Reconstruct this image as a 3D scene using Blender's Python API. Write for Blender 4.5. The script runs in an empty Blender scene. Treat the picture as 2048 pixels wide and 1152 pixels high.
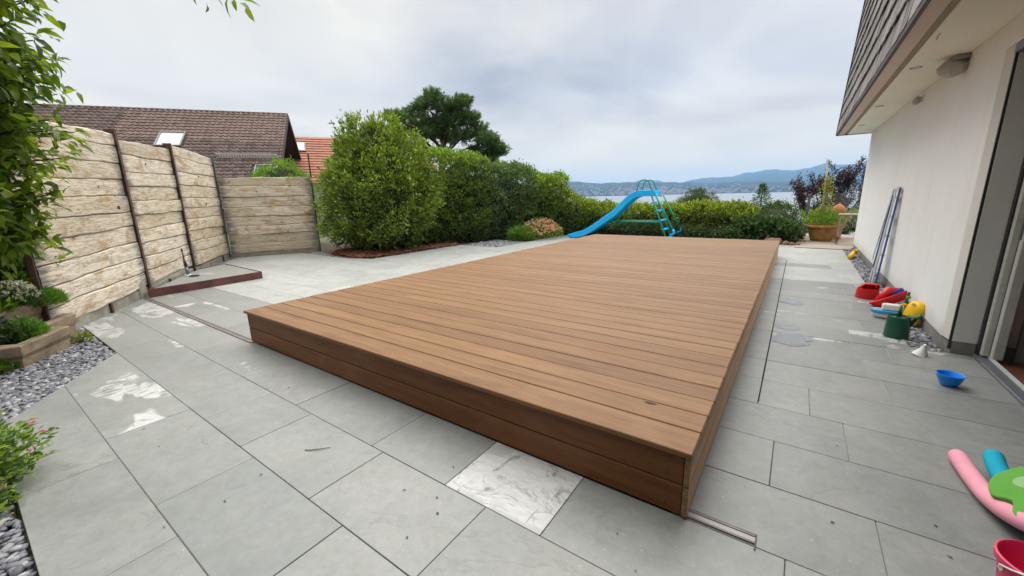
import bpy, bmesh, math, random
import numpy as np
from mathutils import Vector, Matrix, Euler

S = bpy.context.scene
COL = S.collection
RNG = np.random.default_rng(7)
random.seed(7)
PI = math.pi

# ---------------------------------------------------------------- camera
CAM_H = 1.30
F_PX, ROLL, PITCH, YAW = 799.99, 0.0240189, 0.2249587, -0.6170337
def cam_axes():
    fwd = np.array([math.sin(YAW)*math.cos(PITCH), math.cos(YAW)*math.cos(PITCH), -math.sin(PITCH)])
    right = np.array([math.cos(YAW), -math.sin(YAW), 0.0])
    down = np.cross(fwd, right)
    r = math.cos(ROLL)*right + math.sin(ROLL)*down
    d = -math.sin(ROLL)*right + math.cos(ROLL)*down
    return r, d, fwd
_r, _d, _f = cam_axes()
cd = bpy.data.cameras.new('camera'); cam = bpy.data.objects.new('camera', cd); COL.objects.link(cam)
cam.matrix_world = Matrix(((_r[0], -_d[0], -_f[0], 0), (_r[1], -_d[1], -_f[1], 0), (_r[2], -_d[2], -_f[2], CAM_H), (0, 0, 0, 1)))
cd.sensor_width = 36; cd.sensor_fit = 'HORIZONTAL'; cd.lens = F_PX/2048*36
cd.clip_start = 0.05; cd.clip_end = 40000
S.camera = cam

# ---------------------------------------------------------------- world, sun, exposure
SUN_EL, SUN_AZ = math.radians(66), math.radians(-14)      # azimuth from +Y, negative to the left
w = bpy.data.worlds.new('World'); S.world = w; w.use_nodes = True
nt = w.node_tree; nt.nodes.clear()
def N(t, ty, **kw):
    n = t.nodes.new(ty)
    for k, v in kw.items():
        if k.startswith('i_'):
            n.inputs[k[2:].replace('_', ' ')].default_value = v
        else: setattr(n, k, v)
    return n
def sky_world():
    L = nt.links.new
    out = N(nt, 'ShaderNodeOutputWorld'); bg = N(nt, 'ShaderNodeBackground'); bg.inputs['Strength'].default_value = 0.06
    sky = N(nt, 'ShaderNodeTexSky'); sky.sky_type = 'NISHITA'; sky.sun_disc = False
    sky.sun_elevation = SUN_EL; sky.sun_rotation = SUN_AZ; sky.altitude = 400; sky.dust_density = 2.0
    tc = N(nt, 'ShaderNodeTexCoord'); sep = N(nt, 'ShaderNodeSeparateXYZ'); L(tc.outputs['Generated'], sep.inputs[0])
    add = N(nt, 'ShaderNodeMath', operation='ADD'); add.inputs[1].default_value = 0.16
    mx = N(nt, 'ShaderNodeMath', operation='MAXIMUM'); mx.inputs[1].default_value = 0.0
    L(sep.outputs['Z'], mx.inputs[0]); L(mx.outputs[0], add.inputs[0])
    dx = N(nt, 'ShaderNodeMath', operation='DIVIDE'); dy = N(nt, 'ShaderNodeMath', operation='DIVIDE')
    L(sep.outputs['X'], dx.inputs[0]); L(add.outputs[0], dx.inputs[1]); L(sep.outputs['Y'], dy.inputs[0]); L(add.outputs[0], dy.inputs[1])
    cb = N(nt, 'ShaderNodeCombineXYZ'); L(dx.outputs[0], cb.inputs[0]); L(dy.outputs[0], cb.inputs[1])
    n1 = N(nt, 'ShaderNodeTexNoise'); n1.inputs['Scale'].default_value = 0.75; n1.inputs['Detail'].default_value = 5; n1.inputs['Roughness'].default_value = 0.5; n1.inputs['Distortion'].default_value = 0.4
    n2 = N(nt, 'ShaderNodeTexNoise'); n2.inputs['Scale'].default_value = 0.3; n2.inputs['Detail'].default_value = 2
    mp = N(nt, 'ShaderNodeMapping'); mp.inputs['Location'].default_value = (1.7, 4.2, 0.3); L(cb.outputs[0], mp.inputs[0])
    L(cb.outputs[0], n1.inputs['Vector']); L(mp.outputs[0], n2.inputs['Vector'])
    r1 = N(nt, 'ShaderNodeValToRGB')
    r1.color_ramp.elements[0].position = 0.34; r1.color_ramp.elements[0].color = (3.55, 3.7, 4.1, 1)
    r1.color_ramp.elements[1].position = 0.62; r1.color_ramp.elements[1].color = (6.7, 6.55, 6.2, 1)
    e = r1.color_ramp.elements.new(0.47); e.color = (5.0, 5.05, 5.25, 1)
    L(n1.outputs['Fac'], r1.inputs[0])
    mA = N(nt, 'ShaderNodeMix', data_type='RGBA', blend_type='MULTIPLY'); mA.inputs[0].default_value = 1.0
    r2 = N(nt, 'ShaderNodeValToRGB')
    r2.color_ramp.elements[0].position = 0.38; r2.color_ramp.elements[0].color = (0.93, 0.95, 1.0, 1)
    r2.color_ramp.elements[1].position = 0.6; r2.color_ramp.elements[1].color = (1.04, 1.03, 1.0, 1)
    L(n2.outputs['Fac'], r2.inputs[0]); L(r1.outputs[0], mA.inputs[6]); L(r2.outputs[0], mA.inputs[7])
    # towards the horizon the layer evens out
    hz = N(nt, 'ShaderNodeMapRange'); hz.inputs[1].default_value = 0.0; hz.inputs[2].default_value = 0.22
    L(mx.outputs[0], hz.inputs[0])
    mB = N(nt, 'ShaderNodeMix', data_type='RGBA'); mB.inputs[6].default_value = (7.9, 6.9, 5.0, 1)
    L(hz.outputs[0], mB.inputs[0]); L(mA.outputs[2], mB.inputs[7])
    # overcast skies brighten overhead
    zr = N(nt, 'ShaderNodeMapRange'); zr.inputs[1].default_value = 0.42; zr.inputs[2].default_value = 1.0; zr.inputs[3].default_value = 1.0; zr.inputs[4].default_value = 2.8
    L(mx.outputs[0], zr.inputs[0])
    mZ = N(nt, 'ShaderNodeVectorMath', operation='SCALE'); L(mB.outputs[2], mZ.inputs[0]); L(zr.outputs[0], mZ.inputs['Scale'])
    mC = N(nt, 'ShaderNodeMix', data_type='RGBA'); mC.inputs[0].default_value = 0.97
    L(sky.outputs[0], mC.inputs[6]); L(mZ.outputs[0], mC.inputs[7])
    L(mC.outputs[2], bg.inputs['Color']); L(bg.outputs[0], out.inputs['Surface'])
sky_world()
ld = bpy.data.lights.new('sun', 'SUN'); ld.energy = 1.9; ld.angle = math.radians(80); ld.color = (1.0, 0.955, 0.875)
sun = bpy.data.objects.new('sun', ld); COL.objects.link(sun)
sv = Vector((math.sin(SUN_AZ)*math.cos(SUN_EL), math.cos(SUN_AZ)*math.cos(SUN_EL), math.sin(SUN_EL)))
sun.rotation_euler = sv.to_track_quat('Z', 'Y').to_euler(); sun.location = (0, 0, 30)
S.view_settings.view_transform = 'Standard'; S.view_settings.look = 'None'; S.view_settings.gamma = 1; S.view_settings.use_curve_mapping = False
S.view_settings.exposure = 1.22
S.render.engine = 'CYCLES'
cy = S.cycles; cy.use_denoising = True; cy.denoising_prefilter = 'ACCURATE'; cy.max_bounces = 7; cy.diffuse_bounces = 3; cy.glossy_bounces = 3; cy.transmission_bounces = 6; cy.transparent_max_bounces = 12; cy.volume_bounces = 1
cy.use_adaptive_sampling = True; cy.adaptive_threshold = 0.012; cy.caustics_reflective = False; cy.caustics_refractive = False

# ---------------------------------------------------------------- helpers: scene objects
def tag(o, label=None, cat=None, group=None, kind=None):
    if label: o['label'] = label
    if cat: o['category'] = cat
    if group: o['group'] = group
    if kind: o['kind'] = kind
    return o
def thing(name, label, cat, loc=(0, 0, 0), rotz=0.0, group=None, kind=None):
    o = bpy.data.objects.new(name, None); o.empty_display_size = .1; COL.objects.link(o)
    o.location = loc; o.rotation_euler = (0, 0, rotz)
    return tag(o, label, cat, group, kind)
def link_mesh(name, me, mat, parent=None, world=False, smooth=False):
    o = bpy.data.objects.new(name, me); COL.objects.link(o)
    if mat is not None:
        for m in (mat if isinstance(mat, (list, tuple)) else [mat]): me.materials.append(m)
    if smooth: me.polygons.foreach_set('use_smooth', np.ones(len(me.polygons), bool))
    if parent is not None:
        o.parent = parent
        if world:
            off = Vector((0, 0, 0)); p = parent
            while p is not None: off += Vector(p.location); p = p.parent
            o.location = -off
    return o
def rot_to(v):
    return Vector(v).to_track_quat('Z', 'Y').to_matrix()
class MB:
    """collects boxes, tubes, lathes and prisms; build() links them as ONE mesh object"""
    def __init__(s): s.v = []; s.f = []; s.mi = []; s.m = 0
    def add(s, vs, fs):
        n = len(s.v); s.v += [tuple(map(float, q)) for q in vs]; s.f += [tuple(n+i for i in q) for q in fs]; s.mi += [s.m]*len(fs); return s
    def box(s, a, b, M=None):
        (x0, y0, z0), (x1, y1, z1) = a, b
        vs = [(x0,y0,z0),(x1,y0,z0),(x1,y1,z0),(x0,y1,z0),(x0,y0,z1),(x1,y0,z1),(x1,y1,z1),(x0,y1,z1)]
        if M is not None: vs = [M @ Vector(q) for q in vs]
        return s.add(vs, [(0,3,2,1),(4,5,6,7),(0,1,5,4),(1,2,6,5),(2,3,7,6),(3,0,4,7)])
    def bar(s, p, q, w, h, up=(0,0,1)):
        p, q = Vector(p), Vector(q); d = (q-p); L = d.length; d.normalize(); u = Vector(up)
        sx = d.cross(u)
        if sx.length < 1e-5: sx = d.cross(Vector((0,1,0)))
        sx.normalize(); u = sx.cross(d)
        vs = []
        for t in (0, L):
            for a, b in ((-1,-1),(1,-1),(1,1),(-1,1)): vs.append(p + d*t + sx*(a*w/2) + u*(b*h/2))
        return s.add(vs, [(0,1,2,3),(7,6,5,4),(0,4,5,1),(1,5,6,2),(2,6,7,3),(3,7,4,0)])
    def tube(s, pts, rad, n=8, cap=True, sq=1.0):
        pts = [Vector(p) for p in pts]; k = len(pts)
        if not hasattr(rad, '__len__'): rad = [rad]*k
        vs = []; prev = None
        for i, p in enumerate(pts):
            d = (pts[min(i+1,k-1)]-pts[max(i-1,0)]).normalized()
            if prev is None:
                a = d.cross(Vector((0,0,1)))
                if a.length < 1e-3: a = d.cross(Vector((1,0,0)))
            else: a = prev - d*prev.dot(d)
            a.normalize(); prev = a; b = d.cross(a)
            for j in range(n):
                t = 2*PI*j/n; vs.append(p + (a*math.cos(t) + b*math.sin(t)*sq)*rad[i])
        fs = []
        for i in range(k-1):
            for j in range(n): fs.append((i*n+j, i*n+(j+1)%n, (i+1)*n+(j+1)%n, (i+1)*n+j))
        if cap: fs += [tuple(range(n))[::-1], tuple((k-1)*n+j for j in range(n))]
        return s.add(vs, fs)
    def lathe(s, prof, c=(0,0,0), n=24, M=None, a0=0, a1=2*PI, sx=1, sy=1):
        full = abs(a1-a0-2*PI) < 1e-6; m = n if full else n+1; vs = []
        for r, z in prof:
            for j in range(m):
                t = a0+(a1-a0)*j/n; q = Vector((r*math.cos(t)*sx, r*math.sin(t)*sy, z))
                if M is not None: q = M @ q
                vs.append(q + Vector(c))
        fs = []
        for i in range(len(prof)-1):
            for j in range(n):
                j2 = (j+1) % m
                fs.append((i*m+j, i*m+j2, (i+1)*m+j2, (i+1)*m+j))
        return s.add(vs, fs)
    def prism(s, poly, z0, z1, M=None):
        n = len(poly)
        if sum(poly[i][0]*poly[(i+1)%n][1]-poly[(i+1)%n][0]*poly[i][1] for i in range(n)) < 0: poly = poly[::-1]
        vs = [(x,y,z0) for x,y in poly] + [(x,y,z1) for x,y in poly]
        if M is not None: vs = [M @ Vector(q) for q in vs]
        return s.add(vs, [tuple(range(n))[::-1], tuple(range(n,2*n))] + [(i,(i+1)%n,n+(i+1)%n,n+i) for i in range(n)])
    def mesh(s, name):
        me = bpy.data.meshes.new(name); me.from_pydata(s.v, [], s.f); me.update()
        return me
    def build(s, name, mat, parent=None, world=False, smooth=False, bevel=0, seg=1, auto=None):
        me = s.mesh(name); o = link_mesh(name, me, mat, parent, world, smooth)
        if isinstance(mat, (list, tuple)): me.polygons.foreach_set('material_index', np.array(s.mi, np.int32))
        if bevel:
            b = o.modifiers.new('bevel', 'BEVEL'); b.width = bevel; b.segments = seg; b.limit_method = 'ANGLE'; b.angle_limit = math.radians(40)
        if auto:
            bm = bmesh.new(); bm.from_mesh(me); a = math.radians(auto)
            for f in bm.faces: f.smooth = True
            for e in bm.edges:
                if len(e.link_faces) != 2 or e.calc_face_angle(0) > a: e.smooth = False
            bm.to_mesh(me); bm.free()
        return o
def np_mesh(name, verts, faces_flat, loop_tot, smooth=False):
    """fast mesh from numpy: verts (n,3), faces all with loop_tot corners"""
    me = bpy.data.meshes.new(name); nf = len(faces_flat)//loop_tot
    me.vertices.add(len(verts)); me.vertices.foreach_set('co', np.asarray(verts, np.float32).ravel())
    me.loops.add(len(faces_flat)); me.loops.foreach_set('vertex_index', np.asarray(faces_flat, np.int32))
    me.polygons.add(nf); me.polygons.foreach_set('loop_start', np.arange(nf, dtype=np.int32)*loop_tot)
    try: me.polygons.foreach_set('loop_total', np.full(nf, loop_tot, np.int32))
    except Exception: pass
    if smooth: me.polygons.foreach_set('use_smooth', np.ones(nf, bool))
    me.update(calc_edges=True); me.validate()
    return me
def copy_obj(o, parent, loc=None, rot=None, scale=None):
    c = o.copy(); COL.objects.link(c); c.parent = parent
    if loc is not None: c.location = loc
    if rot is not None: c.rotation_euler = rot
    if scale is not None: c.scale = scale
    return c

# ---------------------------------------------------------------- helpers: materials
def new_mat(name):
    m = bpy.data.materials.new(name); m.use_nodes = True; t = m.node_tree
    b = t.nodes['Principled BSDF']; return m, t, b
def ramp(t, stops, fac):
    r = N(t, 'ShaderNodeValToRGB'); cr = r.color_ramp
    cr.elements[0].position = stops[0][0]; cr.elements[0].color = (*stops[0][1], 1)
    cr.elements[1].position = stops[-1][0]; cr.elements[1].color = (*stops[-1][1], 1)
    for p, c in stops[1:-1]:
        e = cr.elements.new(p); e.color = (*c, 1)
    t.links.new(fac, r.inputs[0]); return r.outputs[0]
def mixc(t, fac, a, b, mode='MIX'):
    m = N(t, 'ShaderNodeMix', data_type='RGBA', blend_type=mode)
    for i, q in ((0, fac), (6, a), (7, b)):
        if isinstance(q, (int, float)): m.inputs[i].default_value = q
        elif isinstance(q, tuple): m.inputs[i].default_value = (*q, 1)
        else: t.links.new(q, m.inputs[i])
    return m.outputs[2]
def math_(t, op, a, b=None, clamp=False):
    m = N(t, 'ShaderNodeMath', operation=op); m.use_clamp = clamp
    for i, q in ((0, a), (1, b)):
        if q is None: continue
        if isinstance(q, (int, float)): m.inputs[i].default_value = q
        else: t.links.new(q, m.inputs[i])
    return m.outputs[0]
def coords(t, scale=(1,1,1), offset_random=True, kind='Object'):
    tc = N(t, 'ShaderNodeTexCoord'); mp = N(t, 'ShaderNodeMapping'); mp.inputs['Scale'].default_value = scale
    src = tc.outputs[kind]
    if offset_random:
        oi = N(t, 'ShaderNodeObjectInfo'); cv = N(t, 'ShaderNodeVectorMath', operation='SCALE')
        wn = N(t, 'ShaderNodeTexWhiteNoise', noise_dimensions='1D'); t.links.new(oi.outputs['Random'], wn.inputs['W'])
        t.links.new(wn.outputs['Color'], cv.inputs[0]); cv.inputs['Scale'].default_value = 37.0
        ad = N(t, 'ShaderNodeVectorMath', operation='ADD'); t.links.new(src, ad.inputs[0]); t.links.new(cv.outputs[0], ad.inputs[1]); src = ad.outputs[0]
    t.links.new(src, mp.inputs[0]); return mp.outputs[0]
def noise(t, vec, scale, detail=4, rough=0.55, dist=0.0):
    n = N(t, 'ShaderNodeTexNoise'); n.inputs['Scale'].default_value = scale; n.inputs['Detail'].default_value = detail
    n.inputs['Roughness'].default_value = rough; n.inputs['Distortion'].default_value = dist
    if vec is not None: t.links.new(vec, n.inputs['Vector'])
    return n.outputs['Fac']
def bump(t, b, h, strength=0.3, dist=0.01):
    n = N(t, 'ShaderNodeBump'); n.inputs['Strength'].default_value = strength; n.inputs['Distance'].default_value = dist
    t.links.new(h, n.inputs['Height']); t.links.new(n.outputs[0], b.inputs['Normal'])
def simple(name, col, rough=0.5, metal=0.0, var=0.12, scale=6.0, bmp=0.0, spec=0.5, dirt=0.0):
    m, t, b = new_mat(name); v = coords(t)
    n = noise(t, v, scale, 5)
    lo = tuple(max(0, c*(1-var)) for c in col); hi = tuple(min(1, c*(1+var)) for c in col)
    c = ramp(t, [(0.3, lo), (0.7, hi)], n)
    if dirt:
        d = noise(t, v, scale*2.3, 6, 0.65)
        c = mixc(t, ramp(t, [(0.5, (0,0,0)), (0.72, (dirt,)*3)], d), c, (0.10, 0.085, 0.06))
    t.links.new(c, b.inputs['Base Color']); b.inputs['Roughness'].default_value = rough; b.inputs['Metallic'].default_value = metal
    b.inputs['Specular IOR Level'].default_value = spec
    if bmp: bump(t, b, noise(t, v, scale*8, 6, 0.6), bmp, 0.004)
    return m
def leaf_mat(name, cols, trans=0.3, rough=0.4, spec=0.5):
    m, t, b = new_mat(name); out = t.nodes['Material Output']
    g = N(t, 'ShaderNodeNewGeometry')
    n = len(cols); c = ramp(t, [(i/(n-1), q) for i, q in enumerate(cols)], g.outputs['Random Per Island'])
    t.links.new(c, b.inputs['Base Color']); b.inputs['Roughness'].default_value = rough; b.inputs['Specular IOR Level'].default_value = spec
    tr = N(t, 'ShaderNodeBsdfTranslucent'); c2 = mixc(t, 1.0, c, (1.6, 1.7, 0.6), 'MULTIPLY'); t.links.new(c2, tr.inputs['Color'])
    ms = N(t, 'ShaderNodeMixShader'); ms.inputs[0].default_value = trans
    t.links.new(b.outputs[0], ms.inputs[1]); t.links.new(tr.outputs[0], ms.inputs[2]); t.links.new(ms.outputs[0], out.inputs['Surface'])
    return m

M = {}
def slab_material(name, marble=0.0, dry=1.0):  # dry is a brightness factor: light painted into the far slabs' colour
    m, t, b = new_mat(name); v = coords(t)
    oi = N(t, 'ShaderNodeObjectInfo')
    n1 = noise(t, v, 2.2, 6, 0.62, 0.6)
    base = ramp(t, [(0.25, (0.190, 0.201, 0.198)), (0.5, (0.224, 0.233, 0.230)), (0.78, (0.258, 0.266, 0.262))], n1)
    tone = ramp(t, [(0.0, (0.88, 0.9, 0.9)), (0.5, (1, 1, 0.985)), (1.0, (1.08, 1.08, 1.06))], oi.outputs['Random'])
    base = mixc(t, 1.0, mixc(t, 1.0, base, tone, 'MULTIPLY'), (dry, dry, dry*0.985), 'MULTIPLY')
    # fine dark and pale specks, cloudy staining
    sp = noise(t, v, 55, 3, 0.7)
    base = mixc(t, ramp(t, [(0.30, (0.55,)*3), (0.40, (0,)*3)], sp), base, (0.16, 0.18, 0.17))
    base = mixc(t, ramp(t, [(0.66, (0,)*3), (0.74, (0.5,)*3)], sp), base, (0.55, 0.56, 0.54))
    st = noise(t, v, 5.0, 8, 0.75, 0.3)
    base = mixc(t, ramp(t, [(0.30, (0.6,)*3), (0.50, (0,)*3)], st), base, (0.19, 0.20, 0.175))
    md = noise(t, v, 16.0, 6, 0.7, 0.5)
    base = mixc(t, 1.0, base, ramp(t, [(0.28, (0.86, 0.86, 0.85)), (0.5, (1, 1, 1)), (0.72, (1.12, 1.12, 1.12))], md), 'MULTIPLY')
    br = noise(t, v, 1.3, 5, 0.65)
    base = mixc(t, ramp(t, [(0.56, (0,)*3), (0.75, (0.30,)*3)], br), base, (0.30, 0.28, 0.225))
    vn = noise(t, coords(t, (1.0, 1.7, 1.0)), 1.5, 7, 0.6, 1.2); va = math_(t, 'ABSOLUTE', math_(t, 'SUBTRACT', vn, 0.5))
    base = mixc(t, math_(t, 'MULTIPLY', ramp(t, [(0.0, (0.6,)*3), (0.012, (0,)*3)], va), ramp(t, [(0.5, (0,)*3), (0.6, (1,)*3)], br)), base, (0.13, 0.14, 0.13))
    # quartz streaks: only where a slow mask allows
    vs = coords(t, (1.0, 2.6, 1.0))
    mk = noise(t, vs, 1.15, 3, 0.5, 0.5)
    fr = noise(t, coords(t, (2.4, 1.0, 1.0)), 5.5, 4, 0.6, 0.9)
    mask = math_(t, 'MULTIPLY', ramp(t, [(0.665-marble*0.3, (0,)*3), (0.69-marble*0.3, (1,)*3)], mk), ramp(t, [(0.475-marble*0.16, (0,)*3), (0.55-marble*0.16, (1,)*3)], fr))
    white = ramp(t, [(0.3, (0.46, 0.47, 0.46)), (0.7, (0.62, 0.625, 0.62))], noise(t, vs, 14, 5, 0.6, 1.0))
    c = mixc(t, math_(t, 'MULTIPLY', mask, 0.8), base, white)
    if marble > 0.5:
        wv = N(t, 'ShaderNodeTexNoise'); wv.inputs['Scale'].default_value = 3.2; wv.inputs['Detail'].default_value = 6; wv.inputs['Roughness'].default_value = .55; wv.inputs['Distortion'].default_value = 1.6; t.links.new(vs, wv.inputs['Vector'])
        a = math_(t, 'ABSOLUTE', math_(t, 'SUBTRACT', wv.outputs['Fac'], 0.5))
        c = mixc(t, ramp(t, [(0.0, (0.85,)*3), (0.018, (0,)*3)], a), c, (0.22, 0.235, 0.22))
        big = noise(t, vs, 1.7, 3, 0.5, 0.9)
        c = mixc(t, ramp(t, [(0.54, (0,)*3), (0.57, (0.85,)*3)], big), c, (0.35, 0.365, 0.34))
    t.links.new(c, b.inputs['Base Color'])
    rr = N(t, 'ShaderNodeMapRange'); rr.inputs[3].default_value = 0.34; rr.inputs[4].default_value = 0.52; t.links.new(n1, rr.inputs[0])
    t.links.new(rr.outputs[0], b.inputs['Roughness']); b.inputs['Specular IOR Level'].default_value = 0.65; b.inputs['Sheen Weight'].default_value = 0.9; b.inputs['Sheen Roughness'].default_value = 0.25
    bump(t, b, noise(t, v, 22, 8, 0.7), 0.16, 0.003)
    return m
M['slab'] = slab_material('grey_stone'); M['marble'] = slab_material('white_veined_stone', 0.9); M['veined'] = slab_material('streaked_stone', 0.3); M['slab_plain'] = slab_material('plain_grey_stone', -0.4); M['slab_far_lit'] = slab_material('far_lit_grey_stone', 0.0, 1.75)  # last one: lightened copy of the stone, brighter far light put into its colour
M['joint'] = simple('joint_sand', (0.085, 0.083, 0.075), 0.95, var=0.3, scale=30)

def deck_material(name, dark=1.0, axis='X', warm=(1, 1, 1)):
    m, t, b = new_mat(name)
    sc = (0.5, 7, 7) if axis == 'X' else (7, 0.5, 7)
    v = coords(t, sc); v2 = coords(t)
    oi = N(t, 'ShaderNodeObjectInfo')
    g = noise(t, v, 3.0, 8, 0.65, 0.9)
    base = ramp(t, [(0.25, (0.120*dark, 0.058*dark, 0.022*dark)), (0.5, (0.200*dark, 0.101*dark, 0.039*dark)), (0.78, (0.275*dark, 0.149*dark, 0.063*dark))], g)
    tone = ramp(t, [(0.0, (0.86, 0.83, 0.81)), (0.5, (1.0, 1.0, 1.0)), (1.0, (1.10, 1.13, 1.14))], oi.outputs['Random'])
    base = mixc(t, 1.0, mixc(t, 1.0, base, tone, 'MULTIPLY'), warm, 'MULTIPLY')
    fig = noise(t, coords(t, (0.9, 3.5, 3.5) if axis == 'X' else (3.5, 0.9, 3.5)), 2.0, 3, 0.5, 2.2)
    wv = math_(t, 'FRACT', math_(t, 'MULTIPLY', fig, 14.0))
    base = mixc(t, ramp(t, [(0.0, (0.30,)*3), (0.18, (0,)*3)], wv), base, (0.10*dark, 0.047*dark, 0.021*dark))
    st = noise(t, v2, 2.6, 5, 0.6)
    base = mixc(t, ramp(t, [(0.56, (0,)*3), (0.72, (0.35,)*3)], st), base, (0.27*dark, 0.155*dark, 0.08*dark))
    t.links.new(base, b.inputs['Base Color']); b.inputs['Roughness'].default_value = 0.5; b.inputs['Specular IOR Level'].default_value = 0.28; b.inputs['Sheen Weight'].default_value = 0.35; b.inputs['Sheen Roughness'].default_value = 0.2; b.inputs['Sheen Tint'].default_value = (1.0, 0.70, 0.45, 1)
    bump(t, b, noise(t, v, 14, 5, 0.6), 0.18, 0.003)
    return m
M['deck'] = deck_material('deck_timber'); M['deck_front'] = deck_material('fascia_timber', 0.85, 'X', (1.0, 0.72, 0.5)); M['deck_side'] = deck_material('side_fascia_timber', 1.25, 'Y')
M['endgrain'] = simple('end_grain', (0.24, 0.15, 0.06), 0.7, var=0.35, scale=60)
M['dark'] = simple('dark_void', (0.012, 0.011, 0.010), 0.9)

def sleeper_material():
    m, t, b = new_mat('weathered_oak'); v = coords(t, (0.55, 4, 4)); v2 = coords(t)
    oi = N(t, 'ShaderNodeObjectInfo')
    g = noise(t, v, 4.0, 9, 0.7, 1.0)
    base = ramp(t, [(0.22, (0.27, 0.185, 0.115)), (0.35, (0.60, 0.49, 0.355)), (0.52, (0.78, 0.69, 0.555)), (0.8, (0.82, 0.76, 0.66))], g)
    tone = ramp(t, [(0.0, (0.84, 0.81, 0.77)), (0.5, (0.98, 0.97, 0.96)), (1.0, (1.10, 1.10, 1.12))], oi.outputs['Random'])
    base = mixc(t, 1.0, base, tone, 'MULTIPLY')
    tan = noise(t, coords(t, (1.0, 2.0, 2.0)), 2.4, 5, 0.6, 1.2)
    base = mixc(t, ramp(t, [(0.52, (0,)*3), (0.66, (0.75,)*3)], tan), base, (0.46, 0.285, 0.125))
    dk = noise(t, coords(t, (0.8, 3.5, 3.5)), 3.0, 6, 0.7, 1.0)
    base = mixc(t, ramp(t, [(0.62, (0,)*3), (0.74, (0.8,)*3)], dk), base, (0.10, 0.07, 0.05))
    ck = noise(t, coords(t, (0.35, 9, 9)), 4.5, 6, 0.7, 0.7); a = math_(t, 'ABSOLUTE', math_(t, 'SUBTRACT', ck, 0.5))
    crack = ramp(t, [(0.0, (1,)*3), (0.022, (0,)*3)], a)
    base = mixc(t, math_(t, 'MULTIPLY', crack, 0.8), base, (0.09, 0.065, 0.045))
    tg = N(t, 'ShaderNodeTexCoord'); sx = N(t, 'ShaderNodeSeparateXYZ'); t.links.new(tg.outputs['Generated'], sx.inputs[0])
    en = math_(t, 'ABSOLUTE', math_(t, 'SUBTRACT', sx.outputs['X'], 0.5)); en = math_(t, 'ADD', en, math_(t, 'MULTIPLY', math_(t, 'SUBTRACT', noise(t, coords(t, (1, 6, 6)), 3.0, 5, 0.7), 0.5), 0.30))
    base = mixc(t, ramp(t, [(0.40, (0,)*3), (0.50, (0.85,)*3)], en), base, (0.13, 0.125, 0.125))
    al = noise(t, v2, 3.2, 4, 0.6)
    base = mixc(t, ramp(t, [(0.64, (0,)*3), (0.74, (0.45,)*3)], al), base, (0.22, 0.26, 0.09))
    t.links.new(base, b.inputs['Base Color']); b.inputs['Roughness'].default_value = 0.85; b.inputs['Specular IOR Level'].default_value = 0.2
    h = math_(t, 'SUBTRACT', g, math_(t, 'MULTIPLY', crack, 0.5)); bump(t, b, h, 0.6, 0.014)
    return m
M['sleeper'] = sleeper_material()
M['knot'] = simple('knot', (0.07, 0.04, 0.03), 0.9, var=0.4, scale=40)
M['rust'] = simple('rusted_steel', (0.115, 0.058, 0.042), 0.75, var=0.45, scale=9, bmp=0.2, spec=0.3)
M['corten'] = simple('corten_steel', (0.125, 0.045, 0.04), 0.6, var=0.3, scale=5, bmp=0.1)
M['concrete'] = simple('concrete', (0.30, 0.285, 0.235), 0.9, var=0.25, scale=5, bmp=0.4, dirt=0.5)
M['steel'] = simple('stainless_rail', (0.30, 0.28, 0.275), 0.45, metal=0.6, var=0.15, scale=12)
M['rail_dark'] = simple('rail_weathered', (0.19, 0.165, 0.16), 0.5, metal=0.5, var=0.25, scale=12)
M['planter'] = simple('tan_concrete', (0.27, 0.205, 0.135), 0.92, var=0.35, scale=7, bmp=0.5, dirt=0.7)
M['soil'] = simple('soil', (0.052, 0.034, 0.022), 0.95, var=0.5, scale=25, bmp=0.8)
def wall_material():
    m, t, b = new_mat('white_render'); v = coords(t)
    c = ramp(t, [(0.3, (0.80, 0.795, 0.775)), (0.7, (0.855, 0.85, 0.835))], noise(t, v, 1.6, 6, 0.6))
    stn = noise(t, coords(t, (3.5, 3.5, 0.35)), 2.2, 5, 0.65); c = mixc(t, ramp(t, [(0.58, (0,)*3), (0.78, (0.28,)*3)], stn), c, (0.52, 0.50, 0.45))
    gp = N(t, 'ShaderNodeNewGeometry'); sz = N(t, 'ShaderNodeSeparateXYZ'); t.links.new(gp.outputs['Position'], sz.inputs[0])
    lo = math_(t, 'ADD', sz.outputs['Z'], math_(t, 'MULTIPLY', noise(t, v, 6, 6, 0.7), 0.22)); c = mixc(t, ramp(t, [(0.20, (0.45,)*3), (0.36, (0,)*3)], lo), c, (0.45, 0.43, 0.38))
    t.links.new(c, b.inputs['Base Color']); b.inputs['Roughness'].default_value = 0.9; b.inputs['Specular IOR Level'].default_value = 0.2
    bump(t, b, noise(t, v, 90, 5, 0.7), 0.25, 0.004); return m
M['render'] = wall_material()
M['soffit'] = simple('soffit_board', (0.86, 0.87, 0.775), 0.8, var=0.04, scale=1.2, spec=0.2)
M['reveal'] = simple('reveal_render', (0.66, 0.63, 0.57), 0.9, var=0.05, scale=3, bmp=0.1, spec=0.2)
M['shade_block'] = simple('shade_block_dark', (0.22, 0.20, 0.185), 0.85, var=0.1)  # dark colour of the unseen blocks added behind the camera
M['panel'] = simple('grey_panel', (0.68, 0.68, 0.64), 0.6, var=0.04, scale=3)
M['plinth'] = simple('plinth', (0.23, 0.22, 0.205), 0.9, var=0.15, scale=9, bmp=0.3, dirt=0.3)
M['fascia'] = simple('fascia_board', (0.62, 0.53, 0.45), 0.6, var=0.06, scale=2)
M['strip'] = simple('brown_strip', (0.30, 0.26, 0.20), 0.7, var=0.08, scale=3)
M['trim'] = simple('dark_red_trim', (0.060, 0.032, 0.036), 0.6, var=0.2)
M['alu_dark'] = simple('dark_aluminium', (0.05, 0.05, 0.052), 0.4, metal=0.4, var=0.15)
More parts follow.
